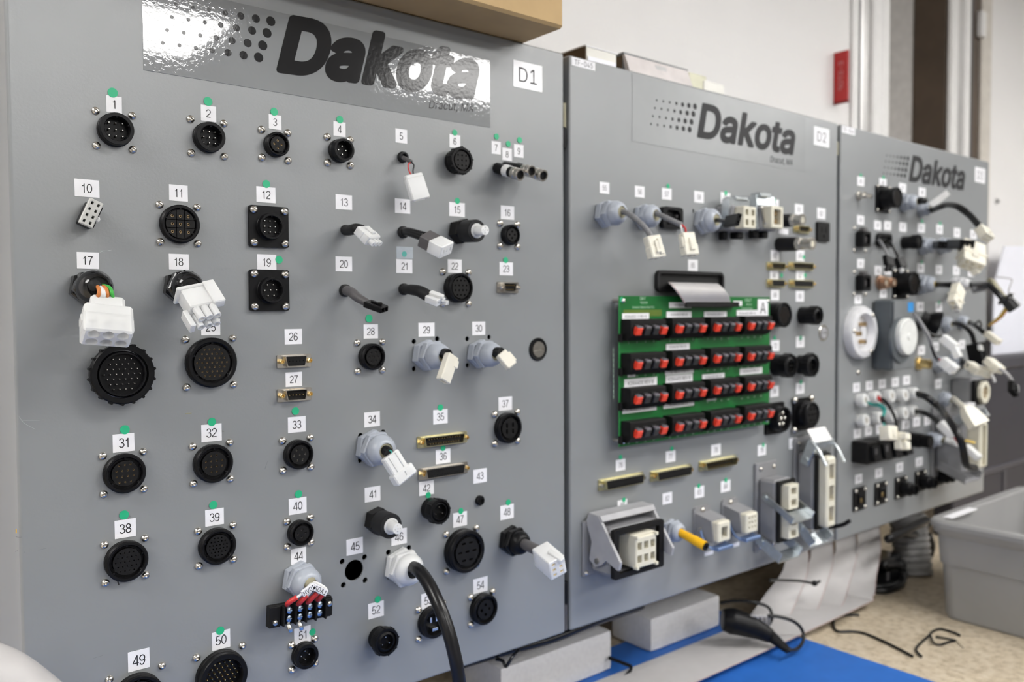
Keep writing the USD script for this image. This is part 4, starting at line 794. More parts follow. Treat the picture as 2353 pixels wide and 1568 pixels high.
arms(t, 'latch_lever', .023, -.008, .018, .027, .020, .012, 'zinc', plate=(.016, .0016)); t.part('lever_lip', cbox(-.012, .016, .026, .031, .010, .030, .001), 'zinc')
t.part('lower_latch', [cbox(-.02, -.012, -.030, -.017, .004, .016, .002), cbox(.004, .02, -.028, -.017, .006, .020, .002)], 'black_plastic')
t = on_door('latched_connector', 'metal latched connector with a square mouth under the number 60 label', 'connector', 1733, 504); l = t.loc
t.part('hood', cbox(-.020, .020, -.019, .017, 0, .026, .003)-cbox(-.016, .016, -.014, .013, .018, 1, .001), 'cast_grey')
t.part('insert', cbox(-.015, .015, -.0165, .0155, .003, .040, .001)-cbox(-.009, .009, -.011, .011, .022, 1, .001), 'cream_insert'); t.part('contacts', [cbox(x-.003, x+.003, y-.003, y+.003, .021, .034, .0004) for x in (-.005, .005) for y in (-.006, .006)], 'brass_dark', kind='stuff')
arms(t, 'latch_lever', .0225, -.012, .016, .031, .012, .013, 'zinc', plate=(.014, .0018)); t.part('lever_lip', cbox(-.021, .006, .030, .036, .008, .026, .001), 'zinc'); t.part('spring_wire', tube([(-.021, .015, .027), (-.017, -.002, .028), (-.014, -.010, .029), (-.011, -.004, .029), (-.012, .012, .028)], .0016, 8), 'nickel', smooth=True)
t.part('lower_latch', [cbox(-.022, -.010, -.030, -.017, .004, .016, .002), cbox(.000, .014, -.029, -.018, .004, .016, .002)], 'black_plastic')
# coaxial sockets
for n, u, v, u1, v1, rp, s_ in ((61, 1788, 508, 1845, 505, 15, 'upper'), (61, 1789, 562, 1868, 560, 16, 'lower')):
    t = on_door('coaxial_socket', f'{s_} nickel coaxial socket in a black boot on the D2 enclosure', 'connector', u, v); l = t.loc; L = prot(u, v, u1); A, B = l(u, v, 0), l(u1, v1, L); M = frame(A, B-A); ln = np.linalg.norm(B-A); r = rp*t.m
    t.part('boot', put(lathe([(0, 0), (r*1.02, 0), (r*.98, ln*.55), (0, ln*.55)], 28), M), 'rubber')
    t.part('hex_shell', put(hexa(r*1.0, ln*.55, ln*.70, .0008), M), 'nickel'); t.part('barrel', put(lathe([(r*.45, ln*.6), (r*.78, ln*.68), (r*.78, ln*.92), (r*.86, ln*.93), (r*.86, ln), (r*.45, ln)], 28), M), 'nickel')
    t.part('dielectric', put(cyl(r*.46, ln*.6, ln*.985, 20)-cyl(r*.14, ln*.9, 1, 10), M), 'cream_insert')
    for a in (0, math.pi): t.part('bayonet_lug', put(cyl(r*.12, r*.7, r*.98, 10).rotate((0, 90, math.degrees(a))).translate((0, 0, ln*.82)), M), 'nickel')
for a in (('small yellow zinc D-shaped plug between the coaxial sockets on the D2 enclosure', 1823, 529, 1859, 526, True, 'zinc_yellow'), ('yellow zinc D-shaped plug, upper left of the four small ones on the D2 enclosure', 1761, 613, 1803, 612, True, 'zinc_yellow'), ('yellow zinc D-shaped plug, upper right of the four small ones on the D2 enclosure', 1811, 613, 1868, 612, True, 'zinc_yellow'),
          ('yellow zinc D-shaped socket, lower left of the four small ones on the D2 enclosure', 1761, 652, 1802, 651, False, 'zinc_yellow'), ('yellow zinc D-shaped socket, lower right of the four small ones on the D2 enclosure', 1812, 653, 1868, 652, False, 'zinc_yellow')):
    dsub(a[0], *a[1:5], a[5], 8, [8, 7], a[6], 'gold')
dsub('wide yellow zinc D-shaped black-faced socket under the number 76 label', 1375, 1115, 1478, 1097, False, 19, [19, 18], 'zinc_yellow', 'nickel', hmul=1.15, L=.009)
dsub('wide zinc D-shaped black-faced socket with gold jack screws under the number 77 label', 1494, 1094, 1587, 1079, False, 17, [17, 16], 'zinc_yellow', hmul=1.15, L=.009)
dsub('wide zinc D-shaped plug with gold pins under the number 78 label', 1606, 1072, 1691, 1056, True, 13, [13, 12], 'zinc_yellow', hmul=1.1, L=.009)
R(72, 1776, 724, 29, 0, .022, 'f', 37, 'black round socket with brassy holes right of the green circuit board', 'copper', face=.72, name='round_connector', contact=.095)
t = cog(69, 1842, 725, 21, .030, 8, 3, 'small black cable plug with a ribbed ring below the number 69 label', face=.5, sex='m', rb=20, pin=.0007)
cog(72, 1782, 839, 27, .028, 9, 9, 'black cable plug under the number 72 label beside the circuit board', face=.55, sex='m', rb=25, pin=.0007)
cog(73, 1838, 838, 27, .024, 9, 4, 'black cable plug under the number 73 label', face=.55, sex='m', rb=22, pin=.0006)
R(74, 1777, 961, 30, 0, .020, 'm', 7, 'black square-flanged plug with seven fat bright pins under the number 74 label', face=.8, flange=36, pinr=4.6)
R(75, 1840, 951, 30, 34, .022, 'f', 8, 'black square-flanged socket with dark slots under the number 75 label', face=.72, flange=37)
# ribbon slot, ribbon cable and circuit board
t = on_door('slot_grommet', 'black oval rubber slot that the flat ribbon comes out of above the circuit board', 'grommet', 1581, 648); l = t.loc; a, b = l(1513, 640), l(1648, 655); x0, x1 = a[0], b[0]; yc = 0
ov = lambda r: sbox(x0, yc-.006, x1, yc+.006).buffer(r, quad_segs=8)
t.part('rim', ext(ov(.0085).difference(ov(.0045)), 0, .006), 'rubber'); t.part('slot', ext(ov(.0046), -.002, .0006), 'black_hole')
BL_ = .016
t = on_door('circuit_board', 'green circuit board carrying sixteen black and red push terminals on the D2 enclosure', 'circuit board', 1403, 855); l = t.loc
a, b, c, d_ = l(1403, 680, BL_), l(1768, 681, BL_), l(1403, 1031, BL_), l(1768, 977, BL_)
X0, X1, Y1, Y0 = 0.0, (b[0]+d_[0])/2, a[1], c[1]
bz = BL_-.0018
t.part('board', cbox(X0, X1, Y0, Y1, bz, BL_, .0003), 'pcb'); t.part('board_edge', cbox(X0-.0004, X0+.0001, Y0, Y1, bz, BL_, .0001), 'pcb_edge')
for x in (X0+.006, X1-.006):
    for y in (Y0+.006, Y1-.006):
        t.part('standoff', hexa(.0032, 0, bz, .0003), 'nickel'.replace('nickel', 'nickel') if False else 'nickel') if False else t.part('standoff', hexa(.0032, .0001, bz-.0001, .0003).translate((x, y, 0)), 'nickel'); screw(t, x, y, .0032, 'tinned', BL_, name='board_screw')
def bx(u, v, L=BL_): q = l(u, v, L); return q[0], q[1]
REDS = [[(1470, 762), (1528, 758), (1565, 757), (1618, 754), (1652, 753), (1699, 752), (1730, 750), (1774, 748)], [(1470, 840), (1528, 835), (1565, 832), (1618, 828), (1652, 826), (1699, 821), (1730, 820), (1774, 817)],
        [(1470, 920), (1528, 913), (1565, 909), (1618, 902), (1652, 898), (1699, 892), (1730, 890), (1774, 884)], [(1470, 997), (1528, 989), (1565, 983), (1618, 975), (1652, 971), (1699, 963), (1730, 958), (1774, 950)]]
LV = .0225                                                            # the lever tips stand this far out of the board
for row in REDS:
    for k in range(4):
        (u0, v0), (u1, v1) = row[2*k], row[2*k+1]; qa, qb = l(u0, v0, BL_+LV), l(u1, v1, BL_+LV); pitch = (qb[0]-qa[0])/3; cx, cy = (qa[0]+qb[0])/2, (qa[1]+qb[1])/2
        Wt = pitch*4.05; z0, z1 = BL_+.0002, BL_+.017
        body = Manifold.hull_points(np.array([(sx*Wt/2-(.002 if sx < 0 else 0), y, z) for sx in (-1, 1) for y, z in ((-.0125, z0), (.0145, z0), (.0145, z1-.002), (.0125, z1), (-.006, z1), (-.0125, z0+.010))]))-Manifold.compose([cyl(.0018, -.02, .0, 10).transform(np.array([[1, 0, 0, (i-1.5)*pitch], [0, 0, 1, 0], [0, -1, 0, z0+.0045]], float)) for i in range(4)])
        p = t.part('push_terminal', (body+cbox(-Wt/2-.008, -Wt/2-.004, -.014, -.004, z0, z0+.006, .0005)+cbox(Wt/2-.001, Wt/2+.003, -.014, -.004, z0, z0+.006, .0005)).translate((cx, cy, 0)), 'black_face')
        for i in range(4):
            x = cx+(i-1.5)*pitch; dd = np.array([0, -.42, 1.0]); M = frame((x, cy+.0035, z1-.006), dd, (1, 0, 0)); ln = (BL_+LV-z1+.006)*1.08
            red = i in (0, 3)
            t.part('lever_stem', put(cbox(-pitch*.29, pitch*.29, -.0036, .0046, 0, ln*.5, .0006)+cbox(-pitch*.25, pitch*.25, .0046, .0062, ln*.1, ln*.6, .0004), M), 'lever_tip' if False else 'lever_black', parent=p)
            t.part('lever', put(cbox(-pitch*.33, pitch*.33, -.0052, .0052, ln*.48, ln, .0008), M), 'lever_red' if red else 'lever_black', parent=p)
            t.part('lever_tip', put(cbox(-pitch*.30, pitch*.30, .0053, .0064, ln*.6, ln*.97, .0003), M), 'lever_tip', parent=p)
# silk-screened print, header
def silk(s, u, v, hpx, mtl='silk', sx=1.0):
    x, y = bx(u, v); g = text(s, hpx*mpp(u, v, BL_), .00008); g.apply_scale([sx, 1, 1]); g.apply_translation([x, y, BL_+.00005]); t.part('board_print', g, mtl)
silk('DKT', 1477, 686, 7); silk('TESTER', 1479, 696, 5); silk('Connector Extension Board V2.1', 1478, 706, 4.5, sx=.8); silk('CN27', 1719, 690, 7); silk('REV A1', 1721, 700, 4.5); silk('Extension Board', 1716, 709, 4)
k = 0
for row, dv in zip(REDS, (24, 24, 24, 20)):
    for b_ in range(4):
        (u0, v0), (u1, v1) = row[2*b_], row[2*b_+1]
        for i in range(4): k += 1; silk(str(k), u0+(u1-u0)*i/3-26, v0+(v1-v0)*i/3+dv+2, 4.2)
t.part('solder_strip', cbox(bx(1432, 720)[0], bx(1520, 720)[0], bx(1480, 727)[1], bx(1480, 712)[1], BL_+.00005, BL_+.0002, .00005), 'pcb_strip')
t.part('edge_print', [cbox(bx(1409, 850)[0]-.0004, bx(1409, 850)[0]+.0004, bx(1409, v+9)[1], bx(1409, v)[1], BL_+.00005, BL_+.0002, .00005) for v in range(800, 915, 12)], 'silk', kind='stuff')
xa, ya = bx(1590, 702); xb, yb = bx(1684, 699)
p = t.part('ribbon_header', cbox(xa, xb, (ya+yb)/2-.0035, (ya+yb)/2+.0035, BL_+.0001, BL_+.011, .0006), 'black_face')
def bsticker(txt, u0, v0, u1, v1, label, th=.4):
    u, v = (u0+u1)/2, (v0+v1)/2; return sticker(txt, u, v, u1-u0, v1-v0, label, th, ink='ink_soft', name='part_sticker', L=BL_+.0003)
for a in (('K284002-1 REV B', 1430, 720, 1492, 735, 'white printed sticker above the first terminal of the top row on the circuit board'), ('K284003 REV B', 1532, 716, 1589, 730, 'white printed sticker above the second terminal of the top row'), ('K284004 REV A', 1618, 716, 1670, 730, 'white printed sticker above the third terminal of the top row'), ('K284005 REV A', 1693, 713, 1742, 728, 'white printed sticker left of the large A sticker'),
          ('K284007 REV B', 1531, 790, 1585, 804, 'white printed sticker above the second terminal of the second row'), ('K284408 REV B', 1435, 869, 1510, 890, 'large white printed sticker above the first terminal of the third row'), ('R14', 1442, 859, 1460, 867, 'tiny white sticker above the large sticker left of the third row'), ('S1-MK12-4 REV A', 1529, 847, 1594, 860, 'white printed sticker under the second terminal of the second row'), ('K284401 REV B', 1530, 861, 1592, 880, 'white printed sticker above the second terminal of the third row'), ('K284409 REV A', 1614, 859, 1665, 873, 'white printed sticker above the third terminal of the third row'), ('K284410 REV A', 1700, 846, 1752, 860, 'white printed sticker above the last terminal of the third row'),
          ('K284112 REV B', 1431, 932, 1509, 947, 'white printed sticker above the first terminal of the bottom row'), ('K284113 REV B', 1525, 921, 1595, 936, 'white printed sticker above the second terminal of the bottom row'), ('K14', 1624, 912, 1646, 921, 'tiny white sticker under the third terminal of the third row'), ('TO-BOARD 1', 1538, 695, 1589, 708, 'white printed sticker left of the black ribbon header'), ('REV A', 1685, 692, 1705, 703, 'small pale sticker right of the black ribbon header')):
    bsticker(*a)
sticker('A', 1753, 708, 24, 40, 'tall white sticker with the letter A at the corner of the circuit board', .62, name='part_sticker', L=BL_+.0007)
dt = Thing('green_dot', 'bright green dot sticker at the top left of the circuit board', 'dot sticker', P(1428.5, 689, BL_+.0003), True); dt.part('disc', cyl(6*dt_m if False else 6*mpp(1428, 689), 0, .00018, 24), 'dot_green')
# flat grey ribbon from the slot to the header
t = on_door('ribbon_cable', 'flat pale grey ribbon cable between the oval slot and the circuit board', 'ribbon cable', 1590, 660); l = t.loc
ea = [l(1536, 651, .001), l(1536, 650, .018), l(1545, 658, .034), l(1558, 675, .036), l(1570, 694, .030), l(1572, 700, BL_+.0105)]; eb = [l(1648, 653, .001), l(1650, 653, .018), l(1662, 663, .034), l(1672, 676, .036), l(1678, 692, .030), l(1680, 699, BL_+.0105)]
def strip(ea, eb, th=.0009, n=8, rib=0):
    A, B = spline(ea, n), spline(eb, n); T = np.gradient((A+B)/2, axis=0); Wd = B-A; N = np.cross(T, Wd); N /= np.linalg.norm(N, axis=1)[:, None]+1e-12
    k = 2 if not rib else rib; V = []
    for i in range(len(A)):
        for j in range(k): s = j/(k-1); V.append(A[i]+Wd[i]*s+N[i]*(th/2)*(1 if not rib or j % 2 else .35))
        for j in range(k): s = j/(k-1); V.append(A[i]+Wd[i]*s-N[i]*(th/2))
    f = []; q = 2*k; ring = list(range(k))+list(range(2*k-1, k-1, -1))
    for i in range(len(A)-1):
        for j in range(q): a, b = i*q+ring[j], i*q+ring[(j+1) % q]; f += [(a, b, b+q), (a, b+q, a+q)]
    e = (len(A)-1)*q
    for j in range(1, q-1): f += [(ring[0], ring[j+1], ring[j]), (e+ring[0], e+ring[j], e+ring[j+1])]
    m_ = trimesh.Trimesh(np.array(V), np.array(f), process=False); m_.fix_normals() if False else None; return m_
t.part('ribbon', strip(ea, eb, .0012, 8, 41), 'ribbon', smooth=40)
ec = [a_+(b_-a_)*.012+np.array([0, 0, .0004]) for a_, b_ in zip(ea, eb)]; t.part('marked_edge', tube(ec, .0006, 6), 'ribbon_edge')
t.part('ribbon_clamp', cbox(*sorted((l(1571, 700, BL_+.0102)[0], l(1682, 700, BL_+.0102)[0])), l(1625, 703, BL_+.012)[1]-.002, l(1625, 698, BL_+.012)[1]+.002, BL_+.0112, BL_+.0145, .0005), 'black_face')

# 81: cast hood with a big grey lever
t = on_door('lever_connector', 'large grey cast connector hood with a raised grey lever and cream six-hole insert', 'connector', 1408, 1246)
t.part('flange', cbox(-.056, .052, -.034, .036, 0, .004, .001), 'cast_grey')
t.part('hood', cbox(-.045, .045, -.029, .031, .004, .040, .005)-cbox(-.039, .039, -.024, .026, .012, 1, .003), 'cast_grey')
g0 = sbox(-.0455, -.0295, .0455, .0315).buffer(-.003).buffer(.003); t.part('gasket', ext(g0.difference(sbox(-.037, -.023, .037, .025)), .0402, .0465), 'black_face')
ins = cbox(-.0165, .0215, -.019, .019, .006, .055, .0012)+cbox(-.0165, .0215, .015, .022, .03, .052, .001)
ins = ins-Manifold.compose([cbox(x-.0042, x+.0042, y-.0048, y+.0048, .044, 1, .0005) for x in (-.0095, .0025, .0145) for y in (-.008, .008)])
t.part('insert', ins, 'cream_insert'); t.part('insert_post', [cbox(x-.002, x+.002, y-.002, y+.002, .050, .058, .0005) for x, y in ((-.0150, -.018), (.020, -.018), (-.0150, .0195), (.020, .0195))], 'cream_insert', kind='stuff')
for s in (-1, 1):
    pl = Polygon([(-.018, .010), (-.018, .030), (.010, .036), (.040, .030), (.046, .024), (.040, .012), (.020, .014), (.004, .022), (.000, .010)]).buffer(.002)
    M = np.array([[0, 0, 1, s*.048-.002], [1, 0, 0, 0], [0, 1, 0, 0]], float); 
    pl = Polygon([(-.016, .018), (-.010, .010), (.012, .014), (.036, .004), (.044, .010), (.044, .022), (.020, .040), (-.004, .058), (-.012, .056), (-.004, .036), (-.012, .028)]).buffer(.002)
    t.part('lever_arm', put(ext(pl, 0, .004), M), 'lever_grey'); screw(t, 0, 0, .001, z=-.002) if False else None
t.part('lever_bar', Manifold.hull_points(np.array([(x, y, z) for x in (-.049, .049) for y, z in ((.042, .004), (.047, .006), (.046, .026), (.040, .030), (.037, .026), (.038, .006))])), 'lever_grey')
for s in (-1, 1): screw(t, s*.0505-.001 if s < 0 else .048, -.029, .003, z=.004)
t.part('pivot', put(cyl(.0035, -.0525, .0525, 16), frame((0, -.010, .022), (1, 0, 0), (0, 1, 0))), 'nickel')
# 82
t = dom(82, 1537, 1218, 23, 1566, 'yellow cable plug pointing out of a grey gland under the number 82 label', hole=.5); l = t.loc; L = t.L
A, B = l(1565, 1225, L), l(1621, 1256, prot(1537, 1218, 1621)); M = frame(A, B-A); ln = np.linalg.norm(B-A); r = 11.5*mpp(1600, 1245, .07)
t.part('cable_plug', put(lathe([(0, -.006), (r*.8, -.006), (r*.86, ln*.12), (r*.92, ln*.5), (r, ln*.55), (r, ln), (r*.5, ln), (r*.5, ln-.006), (0, ln-.006)], 24), M), 'cable_yellow'); t.part('tip', put(lathe([(r*.45, ln-.003), (r*.9, ln-.003), (r*.9, ln+.0015), (r*.45, ln+.0015)], 20), M), 'black_face')
# 83, 84 small hoods
for n, u, v, mouth in ((83, 1610, 1207, True), (84, 1674, 1188, False)):
    t = on_door('small_hood_connector', f'{"left" if n == 83 else "right"} one of two small grey cast hoods with cream insert and blue clip', 'connector', u, v)
    t.part('flange', ext(sbox(-.013, -.022, .013, .022).buffer(.006, quad_segs=5), 0, .003), 'cast_grey')
    t.part('hood', Manifold.hull_points(np.array([(x, y, z) for x in (-.016, .018) for y, z in ((-.016, .003), (.020, .003), (.014, .030), (-.016, .034))]))-cbox(-.012, .014, -.013, .012, .02, 1, .001), 'cast_grey')
    ins = cbox(-.0135, .0145, -.0155, .013, .008, .041, .002)
    ins = ins-cbox(-.006, .007, -.009, .006, .028, 1, .001) if mouth else ins-Manifold.compose([cyl(.002, .034, 1, 10).translate((x*.007, y*.007, 0)) for x in (-1, 0, 1) for y in (-1, 0, 1)])
    t.part('insert', ins, 'cream_insert'); screw(t, 0, .0225, .004, z=.003)
    if mouth: t.part('contacts', [cbox(x-.002, x+.002, -.007, .004, .027, .034, .0004) for x in (-.003, .004)], 'black_hole', kind='stuff')
    for s in (-1, 1): t.part('clip_wire', tube([(s*.0175, -.002, .014), (s*.0185, -.010, .018), (s*.0185, -.020, .026), (s*.016, -.024, .034)], .0016, 8), 'blue_zinc')
    t.part('clip_bar', cbox(-.017, .017, -.026, -.021, .030, .044, .0008), 'blue_zinc'); t.part('pivot', put(cyl(.0026, -.0195, .0195, 14), frame((0, -.001, .012), (1, 0, 0), (0, 1, 0))), 'nickel')
# 79, 80 tall hoods
def tall(label, u, v, hw, hh, name='tall_latched_connector', L=.034):
    t = on_door(name, label, 'connector', u, v)
    t.part('flange', cbox(-hw-.006, hw+.004, -hh-.020, hh+.022, 0, .004, .001), 'cast_grey')
    t.part('hood', cbox(-hw, hw, -hh, hh, .004, L, .004)-cbox(-hw+.005, hw-.005, -hh+.006, hh-.006, .012, 1, .002), 'cast_grey')
    t.part('gasket', ext(sbox(-hw+.001, -hh+.001, hw-.001, hh-.001).difference(sbox(-hw+.006, -hh+.007, hw-.006, hh-.007)), L+.0002, L+.005), 'black_face')
    for s in (-1, 1): screw(t, s*hw*.75, hh+.013, .0036, z=.004); screw(t, s*hw*.75, -hh-.013, .0036, z=.004)
    return t
t = tall('tall grey hood with two cream inserts and zinc levers under the number 79 label', 1757, 1163, .023, .047)
for y0, y1 in ((.004, .041), (-.040, -.008)):
    t.part('insert', cbox(-.012, .014, y0, y1, .008, .050, .001)-Manifold.compose([cbox(-.006, .008, y-.005, y+.005, .03, 1, .0006) for y in ((y0+y1)/2-.0085, (y0+y1)/2+.0085)]), 'cream_insert')
t.part('insert_contact', [cyl(.002, .028, .044, 10).translate((x, y, 0)) for y in (.031, .014, -.015, -.032) for x in (-.002, .004)], 'brass_dark', kind='stuff')
arms(t, 'upper_lever', .0275, .020, .020, -.006, .066, .010, 'zinc', plate=(.020, .0018)); arms(t, 'lower_lever', .0275, -.048, .012, -.066, .046, .016, 'zinc', plate=(.018, .0018))
t = tall('tall grey hood with a long cream insert and a bright raised lever', 1842, 1120, .021, .060)
t.part('insert', (cbox(-.012, .014, -.055, .056, .008, .052, .003)-Manifold.compose([cbox(-.0065, .0085, y-.012, y+.012, .026, 1, .001) for y in (-.034, -.001, .033)])), 'cream_insert')
t.part('insert_contact', [cyl(.0024, .025, .044, 10).translate((x, y, 0)) for y in (.040, .026, .006, -.008, -.028, -.041) for x in (-.002, .005)], 'brass_dark', kind='stuff')
arms(t, 'upper_lever', .0255, .050, .022, .082, .034, .015, 'zinc', plate=(.024, .0018)); t.part('lever_tab', put(cbox(-.026, .026, -.012, .012, 0, .002, .0008), frame((0, .088, .030), (0, .55, .83), (1, 0, 0))), 'aluminium_white')
for s in (-1, 1): t.part('lever_side', tube([(s*.0265, .082, .032), (s*.0265, .066, .046), (s*.0265, .046, .058)], .0024, 8), 'zinc')
arms(t, 'lower_lever', .0255, -.058, .014, -.080, .036, .015, 'zinc', plate=(.018, .0018)); t.part('latch_foot', tube([(.020, -.062, .036), (.026, -.055, .056), (.028, -.046, .068)], .0034, 8), 'black_plastic')
# ---------------------------------------------------------------- right enclosure
# top row
t = on_door('toggle_switch', 'small nickel toggle switch at the top left of the D3 enclosure', 'switch', 1972, 450); m = t.m
t.part('bushing', lathe([(0, 0), (.008, 0), (.008, .003), (.006, .004), (.006, .012), (0, .012)], 24), 'nickel'); t.part('bat_lever', tube([(0, 0, .010), (.002, -.002, .016), (.004, -.004, .022)], [.0026, .0036, .0042], 12), 'nickel')
R(86, 2026, 458, 24, 27, .030, 'f', 37, 'black round socket on a square flange at the top of the D3 enclosure', 'copper', face=.74, flange=30, srpx=4, contact=.095)
def g3(label, u, v, rp, u1, m='gland_grey', hole=.5, seal='gland_seal', cat='plug', name='glanded_plug'):
    t = on_door(name, label, cat, u, v); t.L = prot(u, v, u1); t.h = gland(t, rp, t.L, m, hole, seal); return t
t = g3('grey gland with a black wire stub in the top row of the D3 enclosure', 2072, 467, 17, 2109); l = t.loc; L = t.L
cable(t, [l(2095, 463, L*.6), l(2112, 462, L), l(2126, 461, L+.012)], t.h*.95, 'cable_black')
t = g3('grey gland with a black cable arching to a white plug, right enclosure top row', 2114, 482, 15, 2138); l = t.loc; L = t.L
cable(t, [l(2126, 481, L*.7), l(2140, 484, L), l(2160, 476, L+.03), l(2178, 471, L+.05), l(2202, 476, L+.08), l(2226, 493, L+.10), l(2256, 526, L+.13)], .0055, 'cable_black')
t.part('cable_sleeve', tube([l(2204, 476.5, L+.081), l(2215, 484, L+.09), l(2227, 493.5, L+.1)], .0062, 12), 'cable_grey')
housing(t, 'housing', l(2255, 526, L+.13), l(2269, 548, L+.145), .020, .016, 'nylon_cream', holes=(3, 2), hs=.5, deep=.004)
t.part('tag_strip', strip([l(2133, 468, L+.02), l(2150, 455, L+.02), l(2174, 437, L+.02)], [l(2142, 476, L+.02), l(2160, 466, L+.02), l(2183, 447, L+.02)], .001), 'smoke_white')
# jacks
for v, s_ in ((551, 'upper'), (651, 'lower')):
    t = on_door('square_jack', f'small black square jack with corner screws, {s_} one at the right enclosure hinge side', 'connector', 1975, v)
    t.part('body', cbox(-.015, .013, -.0135, .0135, 0, .015, .002)-cbox(-.009, .008, -.008, .008, .008, 1, .001), 'black_plastic'); t.part('contact', cbox(-.006, .006, -.005, .005, .006, .010, .0005), 'sleeve_grey')
    t.part('latch_tongue', cbox(-.006, .006, .012, .020, .002, .012, .001), 'sleeve_grey'); four(t, .019, .0035)
# twin cables from an oval hole
t = on_door('twin_cable', 'pair of thin cables with flat black plugs coming out of one oval grommet', 'cable', 2024, 553); l = t.loc
t.part('grommet', ext(sbox(-.010, -.003, .022, .004).buffer(.009, quad_segs=6).difference(sbox(-.010, -.003, .022, .004).buffer(.004)), 0, .006), 'rubber'); t.part('slot', ext(sbox(-.010, -.003, .022, .004).buffer(.0042), -.0002, .001), 'black_hole')
cable(t, [l(2018, 551, .001), l(2024, 557, .02), l(2033, 573, .03), l(2040, 592, .035)], .0024, 'cable_grey'); cable(t, [l(2038, 553, .001), l(2045, 558, .02), l(2056, 575, .03), l(2065, 594, .035)], .0024, 'cable_black')
housing(t, 'housing', l(2040, 590, .035), l(2044, 612, .040), .024, .009, 'black_plastic', holes=(0, 0), latch=False); 
for dx in (-5, 5): housing(t, 'terminal_leg', l(2043+dx*.6, 609, .040), l(2041+dx, 623, .042), .006, .006, 'black_plastic', holes=(0, 0), latch=False)
housing(t, 'housing', l(2064, 592, .035), l(2074, 616, .042), .026, .010, 'black_plastic', holes=(0, 0), latch=False); housing(t, 'terminal_leg', l(2068, 612, .041), l(2073, 626, .043), .006, .006, 'nylon', holes=(0, 0), latch=False)
cog(92, 2076, 558, 16, .030, 8, 3, 'small black round plug in the second row of the D3 enclosure', face=.6, rb=15)
t = g3('grey gland with a black square cable end in the second row of the D3 enclosure', 2116, 567, 17, 2152); l = t.loc; L = t.L
housing(t, 'housing', l(2150, 563, L-.004), l(2166, 563, L+.03), .016, .014, 'black_plastic', holes=(1, 1), latch=False)
t = g3('grey gland with a big cream plug bundle, second row of the right enclosure', 2160, 566, 16, 2190); l = t.loc; L = t.L
housing(t, 'black_plug', l(2188, 562, L-.004), l(2222, 563, L+.055), .026, .018, 'black_plastic', holes=(2, 1), latch=False)
cable(t, [l(2206, 570, L+.03), l(2212, 578, L+.035), l(2222, 582, L+.04)], .003, 'wire_yellow', 'wire')
housing(t, 'housing', l(2232, 565, L+.05), l(2232, 612, L+.066), .040, .026, 'nylon_cream', holes=(3, 2), hs=.4, roll=.5, lip=.08); housing(t, 'side_lug', l(2245, 572, L+.06), l(2249, 590, L+.064), .014, .014, 'nylon_cream', holes=(0, 0), latch=False); housing(t, 'tail', l(2230, 606, L+.06), l(2245, 630, L+.07), .013, .013, 'nylon_cream', holes=(1, 1), latch=False)
# third row
t = on_door('coaxial_cluster', 'two small copper-coloured coaxial sockets side by side on the right enclosure', 'connector', 2020, 650); l = t.loc
for k, (u, u1) in enumerate(((2020, 2038), (2036, 2056))):
    o = l(u, 650, 0); Lc = prot(u, 650, u1); r = .0115 if k == 0 else .009
    t.part('barrel', lathe([(r*.4, 0), (r*1.1, 0), (r*1.1, .004), (r*.8, .005), (r*.8, Lc*.5), (r, Lc*.52), (r, Lc*.7), (r*.8, Lc*.72), (r*.8, Lc), (r*.4, Lc)], 24).translate(o), 'copper'); t.part('dielectric', cyl(r*.41, 0, Lc*.9, 16).translate(o), 'cream_insert')
R(99, 2066, 653, 27, 29, .030, 'f', 37, 'large black round socket on a square flange left of the third row of glands', 'copper', face=.72, flange=33, srpx=4.5, contact=.095)
t = g3('grey gland with a yellow seal and a black cable, right enclosure', 2112, 654, 19, 2150, hole=.4, seal='wire_yellow'); l = t.loc; L = t.L
cable(t, [l(2135, 653, L*.7), l(2152, 654, L), l(2180, 655, L+.03), l(2205, 655, L+.05)], .0052, 'cable_black'); four(t, .017, .003, miss=(2, 3))
t = g3('pale gland with a black cable leading to a round black plug past the edge', 2190, 655, 15, 2230, m='inlet_white', hole=.5, seal='black_hole'); l = t.loc; L = t.L
cable(t, [l(2215, 655, L*.7), l(2232, 655, L), l(2266, 654, L+.05), l(2286, 668, L+.07), l(2305, 688, L+.085)], .0055, 'cable_black'); cable(t, [l(2234, 668, L+.02), l(2250, 664, L+.03), l(2266, 660, L+.04)], .0062, 'cable_grey', 'cable_sleeve')
housing(t, 'cream_sleeve', l(2276, 645, L+.05), l(2302, 682, L+.08), .015, .010, 'gland_seal', holes=(0, 0), latch=False)
A, B = l(2308, 683, L+.085), l(2332, 710, L+.10); M = frame(A, B-A); ln = np.linalg.norm(B-A)
t.part('round_plug', put(lathe([(0, 0), (.012, 0), (.016, ln*.12), (.016, ln*.22), (.011, ln*.26), (.0125, ln), (.009, ln), (.009, ln-.006), (0, ln-.006)], 24), M), 'black_gloss')
cable(t, [l(2290, 637, L+.06), l(2312, 639, L+.07), l(2325, 643, L+.075), l(2322, 655, L+.08), l(2318, 668, L+.082), l(2320, 690, L+.085)], .0011, 'wire_grey', 'wire')
for k, (dx, m_) in enumerate(((0, 'wire_yellow'), (4, 'wire_yellow'), (8, 'wire_orange'))): cable(t, [l(2316+dx*.7, 696, L+.088), l(2308+dx, 710, L+.08), l(2296+dx, 727, L+.07), l(2282+dx, 739, L+.055), l(2272+dx*.5, 748, L+.04)], .0014, m_, 'wire')
t = on_door('wired_plug', 'cream plug hanging below the third row of glands on the D3 enclosure', 'plug', 2182, 674); l = t.loc
